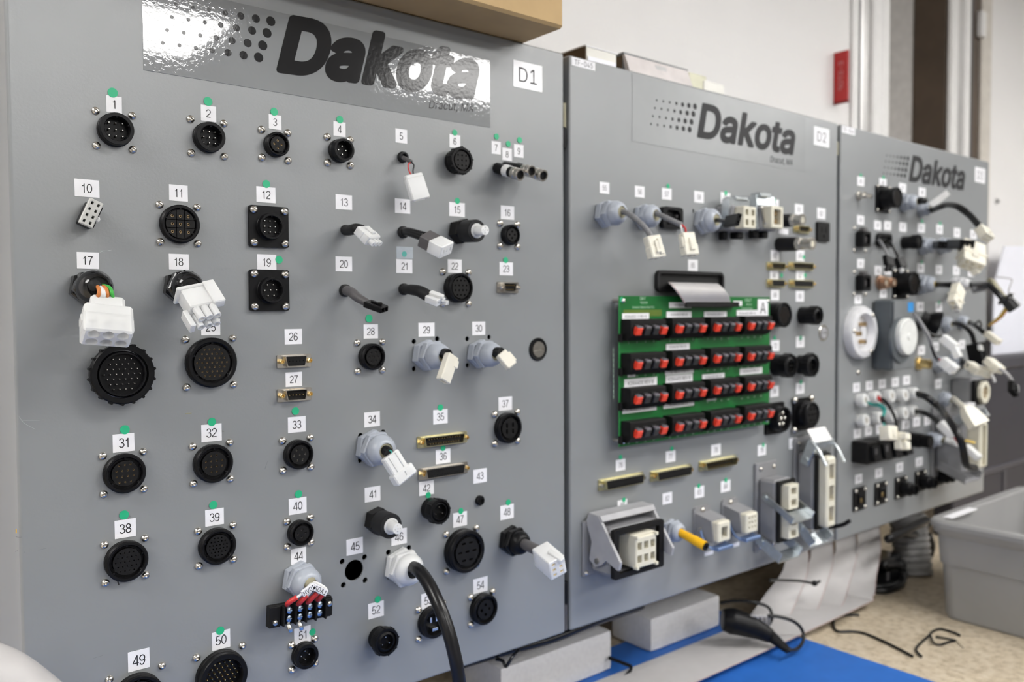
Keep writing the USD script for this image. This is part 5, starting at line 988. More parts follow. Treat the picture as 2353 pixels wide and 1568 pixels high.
cable(t, [l(2182, 674, .001), l(2192, 676, .05), l(2202, 664, .085), l(2203, 668, .09)], .003, 'wire_white'); housing(t, 'housing', l(2203, 661, .088), l(2192, 703, .095), .026, .014, 'nylon_cream', holes=(2, 1), hs=.5, lip=.1); housing(t, 'tail', l(2198, 700, .093), l(2199, 717, .097), .010, .010, 'smoke_white', holes=(0, 0), latch=False)
# round white power inlet
t = on_door('round_inlet', 'round white power inlet cup with brass contacts left of the grey timer', 'power inlet', 1969, 764); r = .046
t.part('cup', lathe([(r*.0, 0.0), (r, 0), (r, .010), (r*.93, .015), (r*.72, .0155), (r*.66, .012), (r*.60, .003), (0, .003)], 48), 'inlet_white')
for a in (50, 175, 300): screw(t, r*.83*math.cos(math.radians(a)), r*.83*math.sin(math.radians(a)), .0042, z=.0145)
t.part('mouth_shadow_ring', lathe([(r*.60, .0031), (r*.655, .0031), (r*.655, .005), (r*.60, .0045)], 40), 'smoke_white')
for x, y in ((-.012, -.002), (.004, .014), (.004, -.016)): t.part('contact', cyl(.0038, .003, .014, 14).translate((x, y, 0)), 'brass_dark')
# timer
t = on_door('dial_timer', 'grey box timer with a round white dial and a blue sticker on the D3 enclosure', 'timer', 2003, 774); l = t.loc
a = l(2003, 688); Ld = .040
q0, q1 = l(2050, 689, Ld), l(2105, 690, Ld); y1 = q0[1]; y0 = l(2050, 853, Ld)[1]
t.part('case', cbox(l(2003, 774)[0]+.000, q1[0], y0, y1, 0, Ld-.003, .004), 'timer_grey'); t.part('face_plate', cbox(.001, q1[0]-.001, y0+.001, y1-.001, Ld-.0029, Ld, .0015), 'timer_face')
c = l(2087.5, 774, Ld+.012); rr = 42*mpp(2087, 774, Ld); p = t.part('dial_ring', lathe([(0, Ld), (rr*1.25, Ld), (rr*1.22, Ld+.004), (0, Ld+.004)], 40).translate((c[0]-.006, c[1]-.006, 0)), 'timer_grey')
p = t.part('dial', lathe([(0, Ld+.004), (rr, Ld+.004), (rr, Ld+.011), (rr*.95, Ld+.013), (rr*.2, Ld+.013), (rr*.16, Ld+.015), (0, Ld+.015)], 44).translate((c[0], c[1], 0)), 'dial_white')
t.part('dial_ticks', [cbox(-.0004, .0004, rr*.8, rr*.92, Ld+.0130, Ld+.0133, .0001).rotate((0, 0, a_)).translate((c[0], c[1], 0)) for a_ in range(0, 360, 15)], 'smoke_white', kind='stuff')
b = l(2092.5, 706, Ld); t2 = Thing('blue_sticker', 'bright blue rectangular sticker on the face of the grey timer', 'sticker', P(2092.5, 706, Ld+.0003), True); k = mpp(2092, 706, Ld); t2.part('sticker_paper', cbox(-.0105, .0105, -11*k, 11*k, 0, .0003, .0001), 'blue_sticker')
screw(ENC[2], *(l(1971, 856)[:2]+t.o[[0, 2]]-np.array([ENC[2].o[0], ENC[2].o[2]])), .0045, name='door_bolt')
# big black flanged plug and the wires in front of it
t = on_door('cable_plug', 'big black flared cable plug right of the grey timer with two grey wires crossing it', 'plug', 2112, 735); l = t.loc; L = prot(2112, 735, 2154); A, B = l(2118, 737, .012), l(2154, 748, L); M = frame(A, B-A); ln = np.linalg.norm(B-A); r = .024
t.part('body', put(lathe([(0, 0), (r*.8, 0), (r*.7, ln*.3), (r*.95, ln*.6), (r*1.1, ln*.9), (r*1.1, ln), (r*.8, ln), (r*.8, ln-.006), (0, ln-.006)], 36), M), 'black_plastic')
cable(t, [l(2100, 722, .082), l(2112, 737, .092), l(2124, 757, .1), l(2136, 779, .11), l(2150, 822, .11), l(2162, 832, .11)], .0030, 'cable_grey', 'wire'); cable(t, [l(2118, 745, .09), l(2134, 765, .1), l(2150, 772, .105), l(2162, 772, .108)], .0026, 'cable_black', 'wire')
cable(t, [l(2138, 790, .11), l(2148, 818, .112), l(2158, 826, .112)], .0020, 'cable_black', 'wire'); cable(t, [l(2150, 820, .112), l(2158, 826, .113), l(2166, 831, .113)], .0012, 'wire_red', 'wire')
housing(t, 'housing', l(2166, 776, .108), l(2196, 800, .13), .016, .014, 'nylon', holes=(0, 0), latch=False); housing(t, 'tail', l(2190, 796, .126), l(2203, 822, .135), .011, .011, 'nylon', holes=(1, 1), latch=False)
housing(t, 'housing', l(2164, 828, .113), l(2195, 853, .135), .018, .016, 'nylon', holes=(1, 1), latch=False, lip=.06)
t = g3('grey gland with a curved black cable and a black block plug', 2170, 745, 16, 2188); l = t.loc; L = t.L
cable(t, [l(2182, 744, L*.7), l(2192, 743, L), l(2214, 749, L+.015), l(2232, 767, L+.025), l(2240, 792, L+.03)], .0048, 'cable_black'); housing(t, 'housing', l(2241, 789, L+.03), l(2252, 838, L+.038), .034, .026, 'black_plastic', holes=(2, 1), hs=.3); housing(t, 'white_tab', l(2252, 793, L+.045), l(2254, 806, L+.048), .012, .006, 'nylon', holes=(0, 0), latch=False)
t = g3('grey gland with a kinked black cable leading to a pale plug past the edge', 2206, 741, 14, 2226); l = t.loc; L = t.L
cable(t, [l(2218, 741, L*.7), l(2228, 741, L), l(2246, 752, L+.03), l(2264, 768, L+.05)], .0046, 'cable_black'); cable(t, [l(2240, 745, L+.03), l(2250, 738, L+.035), l(2255, 748, L+.04), l(2250, 758, L+.04)], .002, 'cable_black', 'tie'); housing(t, 'housing', l(2266, 766, L+.05), l(2296, 788, L+.075), .017, .012, 'nylon_cream', holes=(1, 1), latch=False)
t = on_door('coaxial_socket', 'small brass coaxial socket right of the timer near its lower corner', 'connector', 2108, 836); l = t.loc; t.part('barrel', lathe([(.003, 0), (.012, 0), (.012, .006), (.009, .007), (.009, .024), (.003, .024)], 24), 'gold'); t.part('centre', cyl(.0031, 0, .020, 12), 'black_hole')
for k, (u, v, u1) in enumerate(((2150, 838, 2176), (2186, 830, 2210))):
    t = g3(f'grey gland behind the white plugs, {["left", "right"][k]} of the two below the block plug', u, v, 16, u1); l = t.loc; cable(t, [l((u+u1)/2, v, t.L*.6), l(u1+1, v, t.L), l(u1+12, v+8, t.L+.02)], t.h*.9, 'cable_black')
t = on_door('wired_plug', 'cluster of two cream plugs hanging over the hexagonal socket', 'plug', 2214, 842); l = t.loc; cable(t, [l(2214, 842, .001), l(2222, 838, .05), l(2226, 840, .08)], .004, 'cable_black')
housing(t, 'housing', l(2226, 838, .075), l(2252, 856, .10), .020, .015, 'nylon_cream', holes=(1, 1), latch=False); housing(t, 'housing', l(2250, 850, .095), l(2276, 862, .115), .021, .015, 'nylon_cream', holes=(2, 1), latch=False); cable(t, [l(2274, 860, .112), l(2282, 868, .118), l(2286, 878, .12)], .0026, 'wire_white', 'wire')
t = on_door('wired_plug', 'cream plug with a grey wire to a small black plug before the partition', 'plug', 2238, 850); l = t.loc; cable(t, [l(2238, 850, .001), l(2258, 846, .07), l(2272, 832, .11)], .003, 'cable_grey')
housing(t, 'housing', l(2270, 828, .11), l(2298, 852, .135), .021, .014, 'nylon_cream', holes=(0, 0), latch=False, lip=.05); cable(t, [l(2297, 847, .135), l(2312, 858, .145), l(2322, 870, .15), l(2328, 881, .152)], .0030, 'wire_grey', 'wire'); cable(t, [l(2326, 876, .151), l(2329, 883, .152)], .0014, 'wire_red', 'wire')
housing(t, 'small_plug', l(2328, 882, .152), l(2328, 906, .158), .020, .010, 'black_plastic', holes=(0, 0), latch=True); housing(t, 'plug_side', l(2335, 886, .154), l(2335, 902, .157), .006, .008, 'smoke_white', holes=(0, 0), latch=False)
# white barrels in two rows
ST = [(1981, 919), (2010, 913), (2042.5, 909), (2073, 907), (2097.5, 904)]; SB = [(1983, 966), (2016, 960), (2046.5, 956), (2073, 949), (2095.5, 944.7)]
BAR = {}
for rn, rw in (('upper', ST), ('lower', SB)):
    for k, (u, v) in enumerate(rw):
        t = on_door('barrel_socket', f'white barrel socket, {["first", "second", "third", "fourth", "fifth"][k]} from the left in the {rn} of two rows', 'socket', u-11, v+2, group='white barrel sockets in two rows'); l = t.loc; Lb = prot(u-11, v, u+9); A, B = l(u-11, v+2), l(u+9, v+1, Lb); M = frame(A, B-A); ln = np.linalg.norm(B-A); r = .0115
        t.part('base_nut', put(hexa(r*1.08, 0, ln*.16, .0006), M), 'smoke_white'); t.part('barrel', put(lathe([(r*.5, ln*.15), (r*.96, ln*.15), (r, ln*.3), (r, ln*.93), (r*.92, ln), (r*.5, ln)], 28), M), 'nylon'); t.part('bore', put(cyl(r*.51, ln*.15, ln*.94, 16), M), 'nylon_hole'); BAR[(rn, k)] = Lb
def loose(label, pts, r, m='cable_black', name='loose_cable', cat='cable', base=None):
    t = on_door(name, label, cat, *(base or pts[0][:2]), off=pts[0][2] if not base else .0002); l = t.loc; cable(t, [l(*p) for p in pts], r, m); return t, l
Lb = BAR[('upper', 4)]
t, l = loose('thick black cable arcing from the fifth upper white socket down past the tall right hood', [(2106, 905, Lb*.9), (2130, 914, Lb+.02), (2156, 936, Lb+.04), (2178, 962, Lb+.085), (2196, 990, Lb+.11), (2210, 1020, Lb+.12), (2216, 1050, Lb+.12), (2222, 1070, Lb+.115), (2240, 1076, Lb+.11)], .0062)
Lb = BAR[('lower', 4)]
t, l = loose('thin black cable from the fifth lower white socket to a white slant plug', [(2105, 945, Lb*.9), (2122, 949, Lb+.02), (2140, 958, Lb+.035), (2160, 974, Lb+.05)], .0045); housing(t, 'housing', l(2160, 972, Lb+.05), l(2194, 1004, Lb+.075), .019, .014, 'nylon', holes=(0, 0), latch=False)
cable(t, [l(2192, 1002, Lb+.073), l(2206, 1024, Lb+.08), l(2212, 1036, Lb+.08)], .0026, 'wire_red', 'wire')
Lb = BAR[('upper', 1)]
t, l = loose('thin black cable hanging from the second upper white socket to a tall cream double plug', [(2019, 917, Lb*.9), (2030, 919, Lb+.012), (2046, 938, Lb+.03), (2058, 965, Lb+.04), (2063, 1000, Lb+.045)], .003); cable(t, [l(2018, 914, Lb*.95), l(2026, 921, Lb+.008)], .0038, 'wire_red', 'wire')
housing(t, 'housing', l(2068, 994, Lb+.05), l(2071, 1034, Lb+.055), .024, .012, 'nylon_cream', holes=(0, 0), latch=False); housing(t, 'front_block', l(2078, 996, Lb+.06), l(2079, 1011, Lb+.062), .015, .014, 'nylon_cream', holes=(0, 0), latch=False); housing(t, 'front_block', l(2078, 1016, Lb+.06), l(2080, 1034, Lb+.062), .015, .014, 'nylon_cream', holes=(0, 0), latch=False)
Lb = BAR[('upper', 0)]
t, l = loose('teal wires hanging from the first upper white socket to a cream block plug', [(1992, 924, Lb*.9), (2004, 928, Lb+.01), (2022, 930, Lb+.03), (2034, 942, Lb+.035), (2029, 962, Lb+.035)], .0016, 'wire_teal'); cable(t, [l(1993, 926, Lb*.9), l(2006, 932, Lb+.014), l(2020, 934, Lb+.028), l(2030, 944, Lb+.033), l(2027, 962, Lb+.034)], .0016, 'wire_teal', 'cable')
cable(t, [l(2028, 958, Lb+.035), l(2030, 972, Lb+.038)], .0042, 'cable_black', 'splice'); cable(t, [l(2030, 970, Lb+.038), l(2032, 980, Lb+.04)], .0018, 'wire_teal', 'cable'); housing(t, 'housing', l(2040, 980, Lb+.04), l(2044, 1012, Lb+.045), .030, .018, 'nylon_cream', holes=(2, 1), hs=.5)
# black rocker blocks
for k, (u, v) in enumerate(((1974, 1034), (1999, 1028), (2023, 1024), (2048, 1020))):
    t = on_door('rocker_module', f'black rocker module, {["first", "second", "third", "fourth"][k]} from the left in the row under the white sockets', 'switch', u-6, v+2)
    t.part('body', cbox(-.018, .018, -.019, .019, 0, .030, .002), 'black_face'); t.part('rocker', Manifold.hull_points(np.array([(x, y, z) for x in (-.011, .013) for y, z in ((-.013, .0302), (.012, .0302), (.012, .034), (-.013, .040))])), 'black_plastic'); t.part('mark', cbox(-.006, .002, -.002, .008, .034, .0372, .0005), 'sleeve_grey')
cog(120, 2090, 1010, 15, .040, 8, 4, 'black plug with a ribbed ring at the right end of the rocker row', face=.6, rb=17)
t = g3('grey gland low on the D3 enclosure with short white wire sleeves', 2134, 1010, 15, 2166); l = t.loc; L = t.L; cable(t, [l(2150, 1010, L*.6), l(2168, 1010, L), l(2176, 1012, L+.01)], t.h*.8, 'gland_seal', 'cable_jacket'); cable(t, [l(2173, 1011, L+.008), l(2188, 1016, L+.02), l(2202, 1021, L+.035)], .0060, 'nylon', 'white_sleeve'); cable(t, [l(2200, 1020, L+.033), l(2208, 1030, L+.04), l(2212, 1040, L+.045)], .0016, 'wire_red', 'wire')
housing(t, 'white_plug', l(2219, 1026, L+.045), l(2250, 1054, L+.07), .016, .012, 'nylon', holes=(0, 0), latch=False); cable(t, [l(2202, 1012, L+.03), l(2222, 1014, L+.045), l(2240, 1018, L+.055)], .0022, 'wire_yellow', 'wire')
t = g3('grey gland with a pale cable and a flat cream wedge plug on the D3 enclosure', 2164, 918, 15, 2186); l = t.loc; L = t.L; cable(t, [l(2176, 917, L*.7), l(2190, 916, L), l(2204, 928, L+.06), l(2218, 938, L+.085)], .0050, 'nylon_cream')
A, B = l(2216, 936, L+.085), l(2250, 978, L+.11); M = frame(A, B-A, (1, .4, 0)); ln = np.linalg.norm(B-A); t.part('wedge_plug', put(Manifold.hull_points(np.array([(sx*w_, sy*h_, z) for z, w_, h_ in ((0, .007, .006), (ln*.35, .016, .008), (ln, .021, .008)) for sx in (-1, 1) for sy in (-1, 1)])), M), 'smoke_white' if False else 'nylon_cream')
# hexagonal socket hood and the long hood on the right
t = on_door('hex_socket_hood', 'grey hood with a black face and cream eight-sided socket near the right edge', 'connector', 2196, 899); l = t.loc
t.part('hood', cbox(-.024, .024, -.026, .028, 0, .040, .004), 'cast_grey'); t.part('face', cbox(-.026, .026, -.025, .026, .0402, .048, .002), 'black_plastic')
t.part('socket_ring', (hexa(.023, .048, .056, .001, 8, .39)-cyl(.0135, .050, 1, 24)).translate((.004, .001, 0)), 'cream_insert'); t.part('contacts', [cyl(.0022, .049, .054, 8).translate((.004+x, y, 0)) for x, y in layout(7, .013)], 'brass_dark', kind='stuff'); screw(t, -.018, .020, .004, z=.0402)
t = on_door('long_latched_connector', 'long dark grey latched hood with cream insert at the lower right corner', 'connector', 2205, 1035); l = t.loc; Lq = .075
a, b = l(2236, 960, Lq), l(2262, 1080, Lq); y1, y0 = l(2240, 966, Lq)[1], l(2240, 1085, Lq)[1]; x1 = l(2266, 1020, Lq)[0]; x0 = x1-.060
t.part('flange', cbox(x0-.010, x1+.004, y0-.020, y1+.02, 0, .005, .001), 'cast_grey'); t.part('hood', cbox(x0-.004, x1-.004, y0-.006, y1+.004, .005, .062, .006)-cbox(x0+.004, x1-.010, y0+.002, y1-.004, .03, 1, .002), 'cast_grey')
t.part('insert', cbox(x0+.018, x1-.008, y0+.006, y1-.008, .022, Lq+.006, .003)-Manifold.compose([cbox(x0+.026, x1-.016, y-.011, y+.011, Lq-.012, 1, .001) for y in np.linspace(y0+.02, y1-.022, 4)]), 'cream_insert')
t.part('insert_contact', [cyl(.003, Lq-.014, Lq-.002, 10).translate(((x0+x1)/2+.006, y, 0)) for y in np.linspace(y0+.02, y1-.022, 4)], 'brass_dark', kind='stuff')
xm = (x0+x1)/2-.002
def arms3(name, y0_, z0_, y1_, z1_, m):
    d_ = np.array([0, y1_-y0_, z1_-z0_]); ln = np.linalg.norm(d_); d_ /= ln; P_ = []
    for s in (-1, 1): P_.append(put(cbox(-.001, .001, -.008, .008, -.008, ln, .0004), frame((xm+s*.034, y0_, z0_), d_, (1, 0, 0))))
    P_.append(put(cbox(-.035, .035, -.009, -.006, -.022, .002, .0004), frame((xm, y1_, z1_), d_, (1, 0, 0)))); t.part(name, P_, m)
arms3('upper_lever', y1-.012, .03, y1+.012, .075, 'zinc'); arms3('lower_lever', y0+.004, .02, y0-.014, .066, 'cast_grey'); t.part('lever_clip', cbox(xm-.02, xm+.012, y1+.018, y1+.030, .050, .062, .001), 'inlet_white')
# bottom row of square sockets
for k, (u, v, mode) in enumerate(((1972, 1146, 0), (2021, 1133, 0), (2067, 1120, 1), (2112, 1105, 1), (2154, 1092, 1))):
    t = on_door('square_socket', f'black square-flanged {"plug barrel" if mode else "socket"} with corner screws, {["first", "second", "third", "fourth", "fifth"][k]} from the left in the bottom row', 'connector', u, v)
    t.part('flange', cbox(-.020, .020, -.020, .020, 0, .004, .001), 'black_face'); four(t, .0155, .0034, z=.004)
    if mode: t.part('barrel', lathe([(0, .0035), (.013, .0035), (.013, .020), (.010, .022), (.010, .030), (.0085, .030), (.0085, .024), (0, .024)], 28).translate((.003, -.001, 0)), 'black_plastic')
    else: t.part('jack_face', cbox(-.009, .009, -.010, .010, .004, .007, .0008)-cbox(-.006, .006, -.007, .004, .0045, 1, .0005), 'black_plastic'); t.part('contacts', [cbox(x-.0006, x+.0006, -.006, .001, .0042, .0056, .0002) for x in (-.004, -.002, 0, .002, .004)], 'gold', kind='stuff')
# ---------------------------------------------------------------- on top of the enclosures and on the wall
ZT = 1.7462
t = Thing('cardboard_box', 'brown cardboard box on top of the left enclosure, overhanging its front', 'box', (0.20, -0.051, ZT), door=False)
c0 = Pz(1296, 66, ZT); wB = c0[0]-.20; hB = .22
t.part('carton', wbox(0, wB, c0[1]+.051, .27, 0, hB, .003), 'cardboard')
t.part('front_flap_seam', wbox(.002, wB-.002, c0[1]+.0500, c0[1]+.0507, hB*.5-.0008, hB*.5+.0008, .0002), 'cardboard_dark'); t.part('tape_strip', [wbox(wB-.034, wB-.002, c0[1]+.0500, c0[1]+.0508, .040, hB, .0002)], 'packing_tape')
def ztop(u, v, y): return P(u, v, -y)
a, b = ztop(1347, 103, .02), ztop(1410, 128, .02)
t = Thing('carton_tray', 'small white carton with a dark brown side at the left end of the middle enclosure', 'box', (a[0], .02, ZT), door=False)
t.part('side_panel', wbox(-.0015, 0, 0, .10, 0, a[2]-ZT, .0003), 'cardboard_dark'); t.part('carton', wbox(0, .055, 0, .10, 0, a[2]-ZT-.002, .001), 'paper'); t.part('lid_edge', wbox(-.002, .058, 0, .10, a[2]-ZT-.0018, a[2]-ZT, .0004), 'label_paper')
t.part('paper_slip', wbox(.002, .053, -.0012, -.0002, .004, (a[2]-ZT)*.45, .0002), 'sheet_white')
a, b, c = ztop(1435, 124, .03), ztop(1580, 151, .03), ztop(1402, 140, .03)
t = Thing('document_tray', 'grey sloping document tray lying on the middle enclosure behind its top edge', 'tray', (a[0], .03, ZT), door=False)
hT = a[2]-ZT; wT = b[0]-a[0]
t.part('tray_front', Manifold.hull_points(np.array([(x, y, z) for x in (0, wT) for y, z in ((-.012, 0), (.0, hT), (.004, hT), (-.004, 0))])), 'paper_pink'); t.part('side_panel', wbox(-.001, .0005, .004, .14, 0, hT-.001, .0003), 'cardboard_dark'); t.part('tray_top', wbox(-.002, wT+.002, .0, .145, hT, hT+.003, .001), 'panel_paint')
t.part('print_patch', Manifold.hull_points(np.array([(x, y, z) for x in (wT*.45, wT*.62) for y, z in ((-.0045, hT*.62), (-.0022, hT*.85), (-.0016, hT*.85), (-.0038, hT*.62))])), 'smoke_white')
a, b = ztop(1583, 165, .03), ztop(1662, 188, .03)
t = Thing('paper_stack', 'small stack of white and pale yellow papers at the right of the document tray', 'papers', (a[0], .03, ZT), door=False)
wP = b[0]-a[0]; hP = a[2]-ZT
t.part('yellow_sheet', wbox(0, wP*.5, 0, .09, 0, hP, .001), 'paper_yellow'); t.part('white_sheet', wbox(wP*.4, wP, -.002, .08, 0, hP*.78, .001), 'paper')
xs = P(1915, 180, -WALL)[0]; zt_, zb = P(1915, 122, -WALL)[2], P(1917, 236, -WALL)[2]
yf = xs/(P(1948, 180, 0)[0]/.75)-.75
t = Thing('projecting_sign', 'red projecting sign with pale vertical lettering on the wall above the enclosures', 'sign', (xs, WALL-.0005, zb), door=False)
t.part('plate', wbox(0, .006, yf-WALL, 0, 0, zt_-zb, .0008), 'sign_red'); t.part('lower_edge', wbox(-.0005, .0065, yf-WALL-.0005, 0, -.006, -.0002, .0005), 'sign_red_side')
g = text('E-STOP', .0115, .0003, bold=True); hz = zt_-zb; V = g.vertices; k = hz*.58/(g.bounds[1, 0]-g.bounds[0, 0])
V2 = np.column_stack([-.0002-V[:, 2], (yf-WALL)/2+(V[:, 1])*1.0, hz*.5-V[:, 0]*k]); V2[:, 1] = (yf-WALL)/2-(V[:, 1])*-1.0; t.part('printed_text', trimesh.Trimesh(V2, g.faces, process=False), 'sign_print')
o = P(2297, 462, -.29); t = Thing('wall_hook', 'small grey round hook on the white wall right of the D3 enclosure', 'hook', (o[0], WALL-.0003, o[2]), True); t.part('plate', lathe([(0, 0), (.010, 0), (.009, .003), (0, .004)], 20), 'aluminium'); t.part('stud', lathe([(0, .003), (.004, .003), (.005, .008), (0, .009)], 18), 'cast_grey')

# ---------------------------------------------------------------- right background: dark partition with a white sheet behind it
pa, pb = P(2282, 822, -.10), P(2353, 812, -.10)
t = Thing('desk_partition', 'dark charcoal partition standing on the bench right of the D3 enclosure', 'partition', (2.02, .10, .9002), door=False); hp = pa[2]-.9
t.part('panel', wbox(0, 1.25, .004, .05, 0, hp-.035, .004), 'partition'); t.part('top_rail', wbox(-.002, 1.252, 0, .055, hp-.0345, hp, .006), 'partition_top'); t.part('lower_rail', wbox(-.001, 1.251, .0, .006, hp*.30, hp*.34, .002), 'partition_top'); t.part('side_post', wbox(.28, .30, .0005, .0045, 0, hp*.3, .001), 'partition_top')
wa = P(2310, 566, -.24); t = Thing('white_board_sheet', 'bright bluish white board sheet leaning on the wall above the dark partition', 'board', (0, 0, 0), door=False)
q = [P(2290, 650, -.24), P(2308, 566, -.24), P(2353, 556, -.24), P(2353, 812, -.24)]
t.part('sheet', Manifold.hull_points(np.array([(x, y, z) for y in (.240, .244) for x, z in ((q[0][0]-.04, .96), (q[0][0]-.01, q[0][2]), (q[1][0], q[1][2]), (q[2][0]+.3, q[2][2]), (q[3][0]+.3, .96))])), 'sheet_white')
t.part('foot_rail', wbox(q[0][0]-.06, q[3][0]+.3, .235, .25, .9003, .962, .002), 'partition')

# ---------------------------------------------------------------- on the bench
ZB = 0.9
mr = Pz(1847, 1467, ZB+.003); t = Thing('work_mat', 'bright blue work mat lying on the bench under the ribbons', 'mat', (0, 0, ZB), door=False)
t.part('mat_sheet', wbox(-.1, mr[0], -.50, .17, .0003, .003, .001), 'mat_blue')
def block(label, x0, x1, y0, y1, z1, z0=ZB+.0033):
    t = Thing('foam_block', label, 'foam block', (x0, y0, z0), door=False); n = 5
    m = trimesh.creation.box((x1-x0, y1-y0, z1-z0)); m = m.subdivide().subdivide().subdivide(); v = m.vertices
    ex = np.array([x1-x0, y1-y0, z1-z0])/2; rr = .004; q = np.clip(v, -(ex-rr), ex-rr); dlt = v-q; ln = np.linalg.norm(dlt, axis=1, keepdims=True); v2 = np.where(ln > 0, q+dlt/np.maximum(ln, 1e-9)*np.minimum(ln, rr), v)
    m.vertices = v2+ex; m.vertices[:, 2] = np.maximum(m.vertices[:, 2], 0); t.part('foam', m, 'foam_white', smooth=50); return t
fa = Pz(1496, 1501, ZB+.0033); fb = Pz(1652, 1438, ZB+.0033)
block('white foam block resting on the blue mat under the middle enclosure', fa[0], fb[0], fa[1], fa[1]+.085, P(1500, 1422, -fa[1])[2])
ga = Pz(1400, 1536, ZB+.0033)
block('white foam block under the joint of the left and middle enclosures', ga[0]-.21, ga[0], ga[1]-.005, ga[1]+.09, P(1397, 1447, -ga[1])[2])
# flat ribbon cables: down from the enclosures, then along the bench
RBT = Thing('ribbon_bundle', 'tied bundle of broad pale grey flat ribbon cables curving from the enclosures onto the bench', 'ribbon cables', (0, 0, 0), door=False)
def bench_ribbon(a0, a1, y0, y1, x_end, zoff, ytop):
    """hangs between x = a0..a1 below the enclosures, turns and runs to the left over the bench between y0 and y1"""
    t = RBT; zb_ = ZB+.0045+zoff
    ea = [(a0, ytop, 1.0435), (a0-.002, ytop-.001, 1.025), (a0-.020, ytop-.012, .985), (a0-.055, (ytop+y1)/2, .94+zoff), (a0-.10, y1, zb_+.006), (a0-.16, y1, zb_), ((a0+x_end)/2-.1, y1+.004, zb_), (x_end, y1+.006, zb_)]
    eb = [(a1, ytop, 1.0435), (a1-.002, ytop-.002, 1.025), (a1-.026, ytop-.020, .975), (a1-.085, (ytop+y0)/2-.004, .925+zoff), (a1-.15, y0+.006, zb_+.004), (a1-.22, y0, zb_), ((a1+x_end)/2-.1, y0-.004, zb_), (x_end, y0, zb_)]
    p = t.part('ribbon', strip(ea, eb, .0014, 9, 25), 'ribbon', smooth=40)
    d_ = [np.array(q)+(np.array(p_)-np.array(q))*.004+np.array([0, -.0006, .0006]) for p_, q in zip(ea, eb)]; t.part('marked_edge', tube(d_, .0005, 6), 'ribbon_edge', parent=p)
for q in ((1.30, 1.37, .030, .092, .30, .000, .085), (1.375, 1.445, .018, .084, .30, .004, .080), (1.445, 1.515, .006, .074, .30, .008, .072), (1.510, 1.590, -.012, .060, .30, .012, .064)): bench_ribbon(*q)
t = Thing('cable_tie', 'thin black cable tie round the hanging ribbon cables', 'cable tie', (0, 0, 0), door=False); t.part('strap', tube([P(1768, 1334, -.045), P(1800, 1334, -.04), P(1840, 1336, -.035), P(1872, 1341, -.03), P(1884, 1336, -.028)], .0022, 8), 'cable_black'); t.part('tie_head', cbox(*[x for p in zip(P(1872, 1341, -.03)-.004, P(1872, 1341, -.03)+.004) for x in p], .001), 'rubber')
t = Thing('cable_tie', 'thin black cable tie round the ribbons under the joint of the left and middle enclosures', 'cable tie', (0, 0, 0), door=False); t.part('strap', tube([P(1140, 1515, -.03), P(1155, 1520, -.02), P(1163, 1532, -.015), P(1176, 1512, -.01), P(1192, 1495, -.02)], .0020, 8), 'cable_black')
w0 = Pz(1400, 1512, .93); w1 = Pz(1456, 1535, .92)
t = Thing('cable_tie', 'black cable tie end lying on the blue mat right of the nearer foam block', 'cable tie', (0, 0, 0), door=False); t.part('strap', tube([Pz(1398, 1512, .925), Pz(1430, 1524, .92), Pz(1450, 1534, .916), Pz(1440, 1552, .912), Pz(1424, 1564, .910)], .0026, 8), 'cable_black')
sag = [P(1100, 1534, -.005), P(1200, 1505, .0), P(1300, 1478, .002), P(1380, 1446, .0), P(1420, 1430, -.006), P(1510, 1398, -.02)]
t = Thing('loose_cable', 'thick black cable hanging just under the bottom edges of the left and middle enclosures', 'cable', (0, 0, 0), door=False); t.part('cable', tube([p+np.array([0, .03, -.005]) for p in sag], .006, 12), 'cable_black', smooth=True)
# hand tool with a ribbed strain relief and its cord
A, B, C_ = Pz(1812, 1496, .920), Pz(1770, 1462, .934), Pz(1660, 1425, .958)
t = Thing('hand_tool', 'black hand tool with a ribbed cord sleeve lying on the ribbon cables', 'tool', (0, 0, 0), door=False); ax = B-A; ln = np.linalg.norm(ax); M = frame(A, ax)
pr = [(0, 0)]
for i in range(12): z = ln*i/12; r_ = .0055+.004*i/12; pr += [(r_, z), (r_, z+ln/24), (r_*.8, z+ln/24+.0004), (r_*.8, z+ln/12-.0004)]
t.part('strain_relief', put(lathe(pr+[(0, ln)], 18), M), 'rubber')
t.part('grip', tube([B, B+(C_-B)*.4+np.array([0, 0, .004]), B+(C_-B)*.8+np.array([0, 0, .003]), C_], [.011, .017, .020, .016], 18), 'black_plastic', smooth=True)
t.part('cord', tube([A, Pz(1832, 1492, .912), Pz(1846, 1472, .915), Pz(1842, 1446, .93), Pz(1822, 1428, .945), Pz(1790, 1418, .955), Pz(1765, 1416, .96)], .0028, 10), 'cable_black', smooth=True)
t.part('cord_loop', tube([Pz(1655, 1386, .97), Pz(1690, 1381, .975), Pz(1730, 1384, .975), Pz(1765, 1396, .965), Pz(1774, 1420, .95), Pz(1764, 1440, .938)], .0026, 10), 'cable_black', smooth=True)
A, B = Pz(1740, 1420, .955), Pz(1764, 1444, .935); t.part('wire_coil', [tube([A+np.array([dx, 0, dz]), (A+B)/2+np.array([dx, -.01, dz+.012]), B+np.array([dx, 0, dz])], .0024, 8) for dx, dz in ((0, 0), (-.010, .003), (-.020, .006), (-.030, .008))], 'wire_grey')
